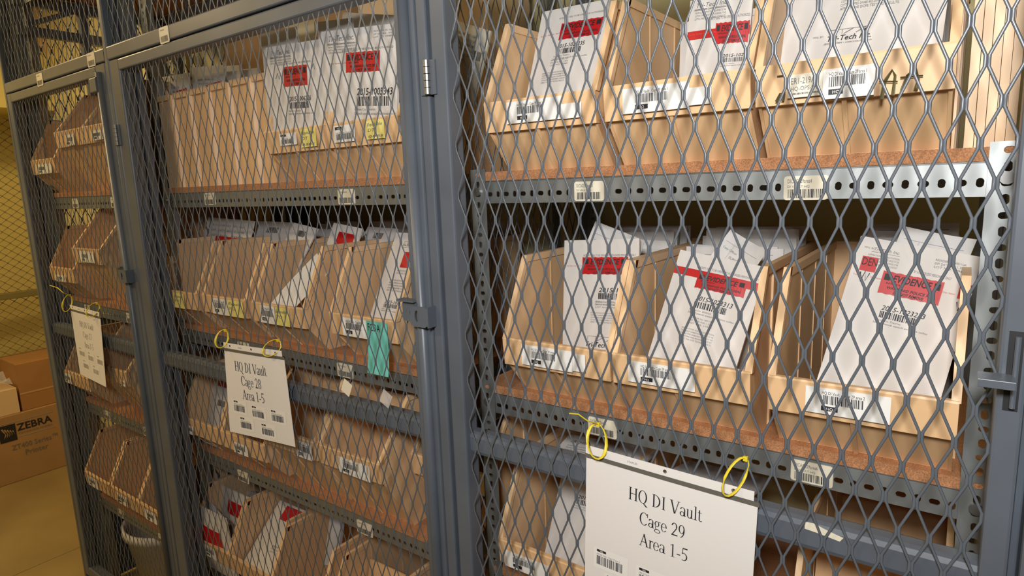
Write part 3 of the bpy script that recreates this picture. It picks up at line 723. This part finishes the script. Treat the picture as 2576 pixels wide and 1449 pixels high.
# bin E
s = envelope((1712, 628), (1928, 672), (1660, 905), 1.15, 1.07, .03, 'white envelope in the middle bin above the Cage 29 sign, its red seal bent', bulge=.008)
w_ = s.w; k = s.h
s.text('INTEGRITY SEAL TO BE OPENED BY AUTHORIZED PERSONNEL ONLY', w_*.26, k*.115, .006, GREY, width=w_*.7)
s.rect(0, k*.13, w_*.98, k*.19, RED, .001); case_label(s, w_*.36, k*.36, w_*.42, '2015-1023313'); lines(s, w_*.36, k*.5, w_*.27, 3, .0052, .0042, texts=REO); lines(s, w_*.3, k*.59, w_*.38, 5, .0048, .0038, texts=PARA)
o = finish(s); seal(s, o, w_*.3, k*.145, w_*.56, k*.125, -.02)
# bin F
s = envelope((2166, 593), (2472, 647), (2120, 970), 1.15, 1.06, .02, 'white envelope in the right bin above the Cage 29 sign, red scraps beside its seal')
w_ = s.w; k = s.h
s.text('MFG. BY:', w_*.06, k*.07, .004, GREY); trilogo(s, w_*.14, k*.075, w_*.22, True); lines(s, w_*.11, k*.11, w_*.27, 4, .0048, .0042, texts=PARA); lines(s, w_*.66, k*.07, w_*.24, 3, .0055, .005, texts=REO); s.text('BY AUTHORIZED PERSONNEL ONLY', w_*.52, k*.165, .006, GREY, width=w_*.3)
case_label(s, w_*.35, k*.42, w_*.36, '2015-1023233')
for i in range(6): s.text('Tamper  Resistant', w_*(.03+.15*i), k*.245, .004, PINK, width=w_*.1)
o = finish(s); seal(s, o, w_*.28, k*.185, w_*.5, k*.14, 0.); 
mb = MB(); s.rect(w_*.07, k*.12, w_*.21, k*.21, RED, .0012, mb); s.text('DEN', w_*.075, k*.175, .018, INK, .0016, mb=mb, width=w_*.13); mb.build('seal_scrap', o)
mb = MB(); s.rect(w_*.9, k*.17, w_*.995, k*.26, RED, .0012, mb); s.text('NC', w_*.905, k*.225, .018, INK, .0016, mb=mb, width=w_*.085); mb.build('seal_scrap', o)
mb = MB()
for st in ([(.09, .22), (.11, .28), (.13, .21), (.15, .27), (.17, .22)], [(.91, .28), (.93, .33), (.95, .27), (.97, .31)]): mb.tube([s.P(w_*a, k*b, .001) for a, b in st], .0008, INK, 5)
mb.build('initials', o)
# bin G
s = envelope((1420, 1160), (1548, 1192), (1362, 1390), 1.18, 1.08, .03, 'white evidence envelope in the bin left of the Cage 29 sign', bulge=.006)
case_label(s, s.w*.42, s.h*.3, s.w*.45, '2015-1023'); finish(s)
# bins P and Q
s = envelope((668, 120), (806, 98), (712, 323), .995, .995, .012, 'printed evidence envelope with a smudged red seal, in the bin against the ribbed tote'); w_ = s.w; k = s.h
trilogo(s, w_*.1, k*.1, w_*.35, True); lines(s, w_*.08, k*.14, w_*.4, 3, .006, .005, texts=PARA); case_label(s, w_*.42, k*.62, w_*.38, '2015-1006276'); s.text('INTEGRITY SEAL TO BE OPENED', w_*.22, k*.22, .006, GREY, width=w_*.6)
mb = MB()
for st in ([(.18, .36), (.22, .3), (.25, .37), (.28, .3)], [(.74, .3), (.78, .24), (.8, .31)], [(.84, .29), (.87, .24), (.89, .3)]): mb.tube([s.P(w_*a, k*b, .001) for a, b in st], .0006, GREY, 5)
o = finish(s); mb.build('initials', o); seal(s, o, w_*.34, k*.24, w_*.42, k*.22, 0)
s = envelope((656, 88), (742, 66), (700, 310), 1.02, 1.02, .03, 'plain white envelope directly behind the smudged-seal envelope', bulge=.002); finish(s)
s = envelope((808, 80), (998, 58), (853, 306), .99, .99, .008, 'printed evidence envelope with a crisp red seal, in the bin against the centre post'); w_ = s.w; k = s.h
trilogo(s, w_*.1, k*.11, w_*.35, True); lines(s, w_*.1, k*.15, w_*.4, 4, .006, .005, texts=PARA); lines(s, w_*.72, k*.06, w_*.22, 3, .006, .005, texts=REO); case_label(s, w_*.5, k*.66, w_*.45, '2015-1005343'); s.text('INTEGRITY SEAL TO BE OPENED BY AUTHORIZED', w_*.3, k*.22, .006, GREY, width=w_*.66)
for i in range(3): s.text('Tamper  Resistant', w_*(.1+.1*i), k*.34, .004, PINK, width=w_*.08)
o = finish(s); seal(s, o, w_*.36, k*.235, w_*.44, k*.2, 0.)
s = envelope((800, 55), (885, 45), (846, 295), 1.02, 1.02, .03, 'plain white envelope directly behind the crisp-seal envelope', bulge=.002); finish(s)
s = envelope((862, 30), (1012, 42), (880, 200), 1.06, 1.06, .12, 'taller white envelope with a drooping flap behind the crisp-seal envelope', curl=lambda a, b: .03*max(0, a-.4)*(1-b)); finish(s)
s = envelope((715, 60), (790, 50), (700, 190), 1.07, 1.07, .14, 'cream envelope with a pointed flap behind the smudged-seal envelope', m=CREAM); finish(s)
s = envelope((1135, 48), (1235, 78), (1140, 125), 1.2, 1.2, .1, 'cream form sticking out of the bin behind the centre post', m=CREAM, name='paper_form', cat='paper'); lines(s, s.w*.1, s.h*.15, s.w*.6, 5, .011, .008, texts=REO); s.bars(s.w*.72, s.h*.3, s.w*.2, .02); finish(s)
# papers in the tote
for (tl, tr, bl, y, nm) in (((395, 196), (473, 183), (415, 245), 1.12, 'white sealed envelope leaning at the far end of the ribbed tote'), ((462, 182), (478, 184), (488, 228), 1.16, 'thin white paper slanting between two sealed envelopes in the ribbed tote'), ((481, 170), (562, 163), (500, 225), 1.13, 'white sealed envelope leaning in the middle of the ribbed tote'), ((560, 166), (602, 164), (590, 200), 1.17, 'loose white paper behind the middle envelope of the tote'), ((600, 176), (650, 170), (605, 200), 1.2, 'cream paper at the near end of the ribbed tote')):
    s = envelope(tl, tr, bl, y, y, .12, nm, t=.003)
    if 'sealed' in nm:
        lines(s, s.w*.2, s.h*.22, s.w*.5, 2, .012, .008, texts=REO); o = finish(s); mb = MB(); s.rect(s.w*.45, s.h*.3, s.w*.92, s.h*.52, RED, .001, mb, skew=-.15); mb.build('seal_tape', o)
    else: finish(s)
# shelf above the Cage 28 sign
s = envelope((997, 585), (1075, 588), (922, 800), 1.19, 1.075, .03, 'long white evidence envelope in the bin with the turquoise note'); w_ = s.w; k = s.h
trilogo(s, w_*.35, k*.14, w_*.4); lines(s, w_*.3, k*.5, w_*.55, 5, .007, .006, texts=PARA); case_label(s, w_*.35, k*.72, w_*.5, '2015-1023'); lines(s, w_*.45, k*.4, w_*.3, 2, .007, .006, texts=REO)
o = finish(s); mb = MB(); s.rect(w_*.5, k*.2, w_*.98, k*.36, RED, .001, mb); mb.build('seal_tape', o)
A_, B_, C_ = at(680, 765, 1.0), at(798, 637, 1.08), at(772, 790, 1.0)
s = Sheet(A_, B_-A_, C_-A_, (B_-A_).length, .09, .001, curl=lambda a, b: .004*math.sin(3*a)).body(WHITE); s.meta = ('loose_paper', 'slanting blank white sheet above the Cage 28 sign', 'paper', None); finish(s)
for (tl, tr, bl, y, nm, red) in (((524, 546), (640, 556), (522, 608), 1.2, 'white form behind the second bin from the far end above the Cage 28 sign', 1), ((650, 556), (742, 560), (655, 600), 1.26, 'barcoded white envelope lying back behind the bin with the slanting sheet', 0), ((740, 560), (800, 575), (735, 605), 1.2, 'creased white paper at the back of the bin with the slanting sheet', 0), ((840, 560), (912, 575), (795, 615), 1.2, 'tilted white envelope with a dark red patch above the Cage 28 sign', 2), ((925, 570), (1000, 575), (925, 610), 1.28, 'grey shaded envelope lying behind the bin with the turquoise note', 0)):
    s = envelope(tl, tr, bl, y, y-.03, .1, nm, t=.004)
    if red == 1: lines(s, s.w*.15, s.h*.15, s.w*.7, 3, .018, .01, texts=REO)
    if red == 0: s.bars(s.w*.35, s.h*.12, s.w*.3, .02)
    o = finish(s)
    if red: mb = MB(); s.rect(s.w*.3, s.h*(.33 if red == 1 else .12), s.w*.85, s.h*(.42 if red == 1 else .42), RED, .001, mb); mb.build('seal_tape', o)
# shelf behind the Cage 28 sign
s = envelope((540, 950), (580, 962), (526, 1078), 1.1, 1.05, .05, 'white sealed envelope in the bin at the left edge of the Cage 28 sign'); s.bars(s.w*.5, s.h*.3, s.w*.4, .02); o = finish(s); mb = MB(); s.rect(s.w*.3, 0, s.w*.95, s.h*.1, RED, .001, mb); mb.build('seal_tape', o)
# lowest shelf of the middle cage
s = envelope((470, 1258), (566, 1306), (521, 1388), .985, 1.0, .05, 'front crumpled envelope drooping out of the overflowing bin', bulge=.02); o = finish(s); mb = MB(); s.rect(s.w*.3, s.h*.2, s.w*.85, s.h*.44, RED, .0015, mb, skew=.1); mb.build('seal_tape', o)
s = envelope((555, 1219), (645, 1262), (562, 1315), 1.1, 1.08, .12, 'rear sealed envelope standing up in the overflowing bin', bulge=.012); o = finish(s); mb = MB(); s.rect(s.w*.28, s.h*.14, s.w*.75, s.h*.32, RED, .0015, mb); mb.build('seal_tape', o)
s = envelope((505, 1237), (575, 1320), (520, 1290), 1.04, 1.03, .06, 'white folded flap between the two sealed envelopes of the overflowing bin', bulge=.01, m=WHITE); finish(s)
s = envelope((562, 1312), (596, 1325), (575, 1385), 1.05, 1.03, .02, 'mauve printed packet wedged in the overflowing bin', m=MGREY, t=.01); finish(s)
s = envelope((605, 1228), (690, 1255), (610, 1275), 1.2, 1.18, .12, 'bluish wrapped packet at the back of the overflowing bin', m=PACK, t=.02, bulge=.015); finish(s)
s = envelope((704, 1258), (798, 1297), (608, 1425), 1.17, 1.0, .02, 'tall white envelope with a big dark red seal leaning over the lowest shelf'); w_ = s.w; k = s.h
case_label(s, w_*.62, k*.4, w_*.34, '2015-1023'); lines(s, w_*.45, k*.55, w_*.25, 3, .009, .007, texts=REO); s.text('✱', w_*.3, k*.9, .02, INK)
o = finish(s); mb = MB(); s.rect(w_*.25, k*.03, w_*.75, k*.22, RED, .0015, mb); mb.build('seal_tape', o)
s = envelope((830, 1298), (862, 1300), (806, 1335), 1.12, 1.1, .08, 'small mauve striped packet beside the tall leaning envelope', m=PACK, t=.01); finish(s)
s = envelope((922, 1355), (985, 1380), (920, 1400), 1.28, 1.27, .1, 'white paper showing at the back of the empty bin on the lowest shelf', m=WHITE, name='loose_paper', cat='paper'); finish(s)

# rows of filed envelopes behind the front ones
def row(b, n, y0, y1, label, x_in=.012, zt0=.283, zt1=.33, seed=0, grp=None, xl=None):
    x, y, z, big = INFO[b.name]; rr = random.Random(seed)
    if big: zt0 += .06; zt1 += .06
    for i in range(n):
        f = i/max(1, n-1); yy = y0+(y1-y0)*f; w_ = rr.uniform(.165, .2); h_ = rr.uniform(.235, .25)
        if xl: w_ = rr.uniform(BW-x_in-xl-.02, BW-x_in-xl-.004)
        a0 = xl or x_in; xx = x+a0+rr.uniform(0, BW-x_in-a0-w_); zt = z+zt0+(zt1-zt0)*f*rr.uniform(.7, 1)+rr.uniform(-.012, .008)
        s = Sheet((xx, yy+.02, zt), (1, 0, rr.uniform(-.03, .03)), (0, -.09, -1), w_, zt-z-.012, .005).body(ENV if rr.random() < .7 else WHITE)
        if i % 3 == 0: s.rect(w_*.1, .012, w_*.9, .0128, GREY); s.rect(w_*.5, .012, w_*.504, .03, GREY)
        s.meta = ('filed_envelope', label, 'envelope', grp or label); finish(s)
row(A, 4, 1.21, 1.32, 'white envelope filed behind the seal in the bin beside the centre post', zt0=.285, zt1=.3, seed=1)
row(B, 4, 1.26, 1.4, 'white envelope filed behind the crookedly taped one', zt0=.275, zt1=.3, seed=2)
row(C, 4, 1.19, 1.34, 'white envelope filed behind the big one with the black maker logo', zt0=.27, zt1=.29, seed=3)
row(D, 9, 1.23, 1.42, 'white envelope filed in the rear of the left bin above the Cage 29 sign', seed=4)
row(E, 10, 1.23, 1.43, 'white envelope filed in the rear of the middle bin above the Cage 29 sign', seed=5)
row(F, 10, 1.23, 1.43, 'white envelope filed in the rear of the right bin above the Cage 29 sign', seed=6, xl=.066)
row(L_, 6, 1.26, 1.42, 'greyish envelope filed in the second bin from the far end above the Cage 28 sign', seed=7)
row(Mb, 6, 1.27, 1.42, 'greyish envelope filed at the back of the bin with the slanting sheet', seed=8)
row(N, 7, 1.22, 1.42, 'greyish envelope filed at the back of the bin with the turquoise note', seed=9)
row(P, 5, 1.1, 1.26, 'white envelope filed deep in the bin against the ribbed tote', zt0=.25, zt1=.29, seed=10)
row(Q, 5, 1.12, 1.26, 'white envelope filed deep in the bin against the centre post', zt0=.25, zt1=.29, seed=11)
# curled forms rising behind the front envelopes of the three bins above the Cage 29 sign
for (tl, tr, bl, y, nm, cv) in (((1498, 556), (1640, 612), (1505, 640), 1.2, 'curled white form rising from the left bin above the Cage 29 sign', .05), ((1838, 577), (1935, 640), (1822, 650), 1.2, 'curled white form rising from the middle bin above the Cage 29 sign', .05), ((2272, 568), (2452, 612), (2262, 640), 1.2, 'curled white form rising from the right bin above the Cage 29 sign', .03)):
    s = envelope(tl, tr, bl, y, y-.015, .06, nm, t=.0008, curl=lambda a, b, c=cv: c*(a**2)*(1-b)*.9, m=WHITE, name='curled_form', cat='paper', group='curled forms')
    s.rect(s.w*.08, s.h*.18, s.w*.9, s.h*.184, GREY); s.rect(s.w*.3, s.h*.18, s.w*.304, s.h*.5, GREY)
    s.text('SUBJECT', s.w*.35, s.h*.4, .007, GREY); s.text('Case Officer', s.w*.1, s.h*.3, .006, GREY); s.text('VICTIM', s.w*.6, s.h*.4, .007, GREY); finish(s)
# envelopes lying on the shelf behind the Cage 29 sign
def lying(pts, ys, label, m=ENV, t=.006, name='evidence_envelope'):
    q = [at(px, py, y) for (px, py), y in zip(pts, ys)]
    s = Sheet(q[0], q[1]-q[0], q[2]-q[0], (q[1]-q[0]).length, (q[2]-q[0]).length, t).body(m); s.meta = (name, label, 'envelope', 'evidence envelopes'); return s
s = lying(((1432, 1092), (1545, 1112), (1412, 1165)), (1.2, 1.2, 1.1), 'printed envelope lying back just left of the Cage 29 sign, behind the crossbar')
s.text('SIRCHIE', s.w*.15, s.h*.25, .012, INK, shear=.2, width=s.w*.35); lines(s, s.w*.15, s.h*.38, s.w*.55, 4, .008, .006, texts=PARA); finish(s)
s = lying(((1545, 1108), (1655, 1140), (1520, 1165)), (1.22, 1.22, 1.1), 'tan-printed envelope lying behind the top edge of the Cage 29 sign')
lines(s, s.w*.35, s.h*.4, s.w*.4, 3, .01, .008, m=PALE, texts=REO); finish(s)
s = lying(((1735, 1165), (1942, 1212), (1700, 1215)), (1.28, 1.28, 1.1), 'grey shaded envelope lying behind the top right of the Cage 29 sign', WHITE); s.text('IMPORTANT', s.w*.6, s.h*.85, .014, INK, width=s.w*.25); finish(s)
# film scraps caught in the middle door
for px, py, nm in ((882, 978, 'small torn scrap of white tape stuck on the middle door mesh'), (982, 1006, 'clear plastic scrap stuck on the middle door mesh, near the centre post')):
    p = at(px, py, .9); s = Sheet(p+Vector((-.02, 0, .022)), (1, 0, -.5), (.5, 0, -1), .03, .034, .0006).body(CREAM if px < 900 else FLASHP); s.meta = ('tape_scrap', nm, 'tape scrap', None); finish(s)

# ------------------------------------------------------------------ signs in plastic sleeves
def sign(tl, tr, w_, h_, label, cage, curl, seed, glare_faded=False, off=0., cap=.0225, marks=((.03, .15), (.115, .155), (.2, .155), (.055, .195), (.15, .2))):
    A_, B_ = at(*tl, .897), at(*tr, .897)
    U = (B_-A_).normalized()
    s = Sheet(A_, U, (0, 0, -1), w_, h_, .0008, curl=curl, nx=10, ny=12).body(WHITE)
    m = PALE if glare_faded else INK  # pale ink paints in the glare that washes out the farthest sign
    for i, (t, cx) in enumerate((('HQ DI Vault', .5), ('Cage '+cage, .49), ('Area 1-5', .505))):
        W_ = twidth(serif2d(t, cap)[0])
        s.text(t, w_*(cx+off)-W_/2, .051+.0385*i, cap, m, serif=True)
    for i, (x, y) in enumerate(marks):
        s.rect(x-.006, y-.014, x+.06, min(y+.024, h_-.001), LBL, .0003)
        s.rect(x, y-.012, x+.018, y-.0075, m); 
        if not glare_faded: s.text('HQ', x+.009, y-.0085, .004, LBL, e=.0009, center=True); s.text('HQ DI Vault - Cage %s area %d' % (cage, i+1), x, y-.0015, .0045, GREY, width=.044)
        s.bars(x, y, .05, .017, m, seed=seed+i, n=24)
    name_root = s.mb.build('cage_sign', None, s.P(w_/2, h_)); tag(name_root, label, 'sign', 'cage signs')
    # sleeve: welded seam and punched strip above the page
    mb = MB(); s.rect(-.002, -.0085, w_+.002, -.0006, SEAM, .0004, mb)
    holes = [w_*.5-.108, w_*.5, w_*.5+.108]
    y0, y1 = -.024, -.0085; edge = [-.001]+[h for h in holes]+[w_-.008]
    N_ = 16
    for hx in holes:
        out, inn = [], []
        for i in range(N_):
            a = 2*math.pi*i/N_; c, q = math.cos(a), math.sin(a); kk = .00775/max(abs(c), abs(q))
            out.append(s.P(hx+c*kk, (y0+y1)/2+q*kk, .0004)); inn.append(s.P(hx+.0032*c, (y0+y1)/2+.0032*q, .0004))
        mb.raw(out+inn, [(i, (i+1) % N_, N_+(i+1) % N_, N_+i) for i in range(N_)], WHITE)
    xs = [-.001]+sum([[h-.00775, h+.00775] for h in holes], [])+[w_-.006]
    for a, b in zip(xs[::2], xs[1::2]): s.rect(a, y0, b, y1, WHITE, .0004, mb)
    s.text('STAPLES', w_*.27, y1-.005, .005, GREY, mb=mb)
    mb.build('punched_strip', name_root)
    return s, holes
def tie(P0, top, label, tail=None, wd=.012):
    """yellow cable tie looping from a punched hole up round a strand"""
    P0, top = Vector(P0), Vector(top); mid = (P0+top)/2; L = (top-P0).length; ax = (top-P0).normalized()
    pts = []
    for i in range(20):
        a = 2*math.pi*i/20
        pts.append(mid+ax*(L/2*math.cos(a))+Vector((wd*math.sin(a), -.006+.014*math.sin(a+.6), 0)))
    root = empty('cable_tie', P0, label, 'cable tie', 'yellow cable ties')
    mb = MB(); mb.tube(pts, .0031, TIE, 8, .4, closed=True); mb.build('strap', root, smooth=True)
    mb = MB(); p = pts[1]; mb.box(p.x-.0032, p.x+.0032, p.y-.0035, p.y+.0015, p.z-.004, p.z+.003, TIE); mb.build('tie_head', root)
    if tail: mb = MB(); mb.tube([p]+[Vector(q) for q in tail], .0028, TIE, 6, .4); mb.build('tie_tail', root)
sg, hs = sign((1475, 1151), (1901, 1275), .288, .245, 'white Cage 29 sign hanging on the nearest door', '29', lambda a, b: .0015*math.sin(3*a), 50, marks=((.024, .178), (.105, .182), (.045, .222), (.19, .19), (.14, .228)))
tie(at(1515, 1147, .896), at(1497, 1066, .9), 'yellow cable tie with a long tail, upper left corner of the Cage 29 sign', [at(1480, 1060, .88), at(1455, 1042, .875), at(1432, 1040, .87)])
tie(at(1838, 1238, .896), at(1868, 1152, .9), 'yellow cable tie with no tail at the right end of the Cage 29 sign')
sg, hs = sign((564, 882), (716, 906), .284, .232, 'white Cage 28 sign hanging on the middle door', '28', lambda a, b: .016*(1-a)**2*b+.003*math.sin(3*a), 60, off=-.06, cap=.027)
tie(at(566, 872, .896), at(561, 830, .9), 'yellow cable tie at the far corner of the Cage 28 sign')
tie(at(687, 893, .896), at(692, 855, .9), 'yellow cable tie at the near corner of the Cage 28 sign', wd=.02)
sg, hs = sign((178, 782), (250, 802), .26, .25, 'small-looking white sign hanging on the farthest door', '27', lambda a, b: .012*a*b, 70, True)
tie(at(176, 782, .896), at(172, 742, .9), 'yellow cable tie with a long tail on the farthest sign', [at(160, 737, .88), at(145, 724, .875), at(126, 718, .87)])
tie(at(237, 796, .896), at(240, 762, .9), 'yellow cable tie without a tail on the farthest sign', wd=.02)

# ------------------------------------------------------------------ cartons
def carton(x0, x1, y0, y1, z0, z1, m, label, parts=(), tape=None):
    r = empty('cardboard_box', ((x0+x1)/2, (y0+y1)/2, z0), label, 'box', 'cardboard boxes')
    mb = MB(); mb.bbox(x0, x1, y0, y1, z0, z1, m, .004); mb.build('carton', r)
    if tape: mb = MB(); mb.box(*tape, mat('packing_tape', (.56, .33, .14), .25)); mb.build('tape', r)
    return r
XB = -4.66
zb = carton(XB-.3, XB, .62, 1.56, 0, .425, BOX, 'large brown cardboard box with a zebra-head logo, standing on the floor')
mb = MB(); s = Sheet((XB+.0012, 1.06, .37), (0, 1, 0), (0, 0, -1), .5, .36, .0005); s.N = Vector((1, 0, 0))
s.rect(.0, .0, .085, .105, INK, mb=mb)
for i in range(5): s.poly([(.012+.013*i, .02+.006*i), (.02+.013*i, .015+.006*i), (.035+.01*i, .06), (.02+.013*i, .085-.004*i), (.03+.011*i, .055)], BOX, .0009, mb)
s.text('ZEBRA', .092, .052, .062, INK, bold=.02, width=.185, mb=mb); s.text('TECHNOLOGIES', .092, .075, .014, GREY, width=.18, mb=mb)
s.rect(.0, -.012, .285, -.009, PALE, mb=mb); s.rect(.09, .088, .285, .091, PALE, mb=mb)
s.text('ZT400 Series™', .05, .165, .045, GREY, width=.24, mb=mb); s.text('Printer', .11, .215, .045, GREY, width=.12, mb=mb); mb.build('printing', zb)
mb = MB(); mb.box(XB, XB+.001, .93, 1.035, .275, .4, LBL); mb.build('shipping_label', zb)
carton(XB-.36, XB-.02, 1.2, 1.58, .425, .725, BOX2, 'orange-brown taped box on top of the big box, nearer the cage', tape=(XB-.022, XB-.0185, 1.2, 1.58, .53, .54))
b3_ = carton(XB-.3, XB-.01, .7, 1.185, .425, .585, BOXP, 'low pale box under crumpled clear film, left of the orange-brown box')
mb = MB(); rr = random.Random(3); n = 7
g = [[(XB-.3+.05*i, .75+.06*j, .6+.08*rr.random()) for j in range(n+1)] for i in range(n)]
for i in range(n-1):
    for j in range(n): mb.face([g[i][j], g[i+1][j], g[i+1][j+1], g[i][j+1]], FLASHP)
o = mb.build('plastic_film', None, (XB-.15, .95, .59)); tag(o, 'crumpled clear plastic film lying on the low pale box', 'plastic film')
carton(-2.15, -1.5, 1.29, 1.56, Z2, Z2+.56, BOX, 'large tan cardboard box behind the ribbed tote', tape=(-2.15, -1.5, 1.2885, 1.29, Z2+.27, Z2+.31))
carton(-1.47, -1.0, 1.31, 1.5, Z2+.285, Z2+.56, BOXP, 'pale cardboard box lying across the rear of the two note-bearing bins')

carton(-2.96, -2.3, 1.43, 1.56, 0, .39, BOX2, 'brown cardboard box on the floor behind the white tub')
# ------------------------------------------------------------------ white tub under the farthest shelves
cx, cy, rb, rt_, ht = -2.83, 1.2, .15, .195, .29
mb = MB(); n = 36; prof = [(rb, 0), (rt_*.97, ht*.86), (rt_*1.04, ht*.87), (rt_*1.04, ht), (rt_*.98, ht), (rt_*.94, ht*.86), (rb*.95, .006)]
vs = [(cx+q*math.cos(2*math.pi*i/n), cy+q*math.sin(2*math.pi*i/n), z) for q, z in prof for i in range(n)]
fs = [(k*n+i, k*n+(i+1) % n, k*n+n+(i+1) % n, k*n+n+i) for k in range(len(prof)-1) for i in range(n)]+[tuple(range(n-1, -1, -1)), tuple(range((len(prof)-1)*n, len(prof)*n))]
mb.raw(vs, fs, TUB); o = mb.build('waste_tub', None, (cx, cy, 0), smooth=True); tag(o, 'round white plastic tub on the floor under the farthest shelves', 'tub')
for o in list(bpy.data.objects):
    if '_x' in o: del o['_x']
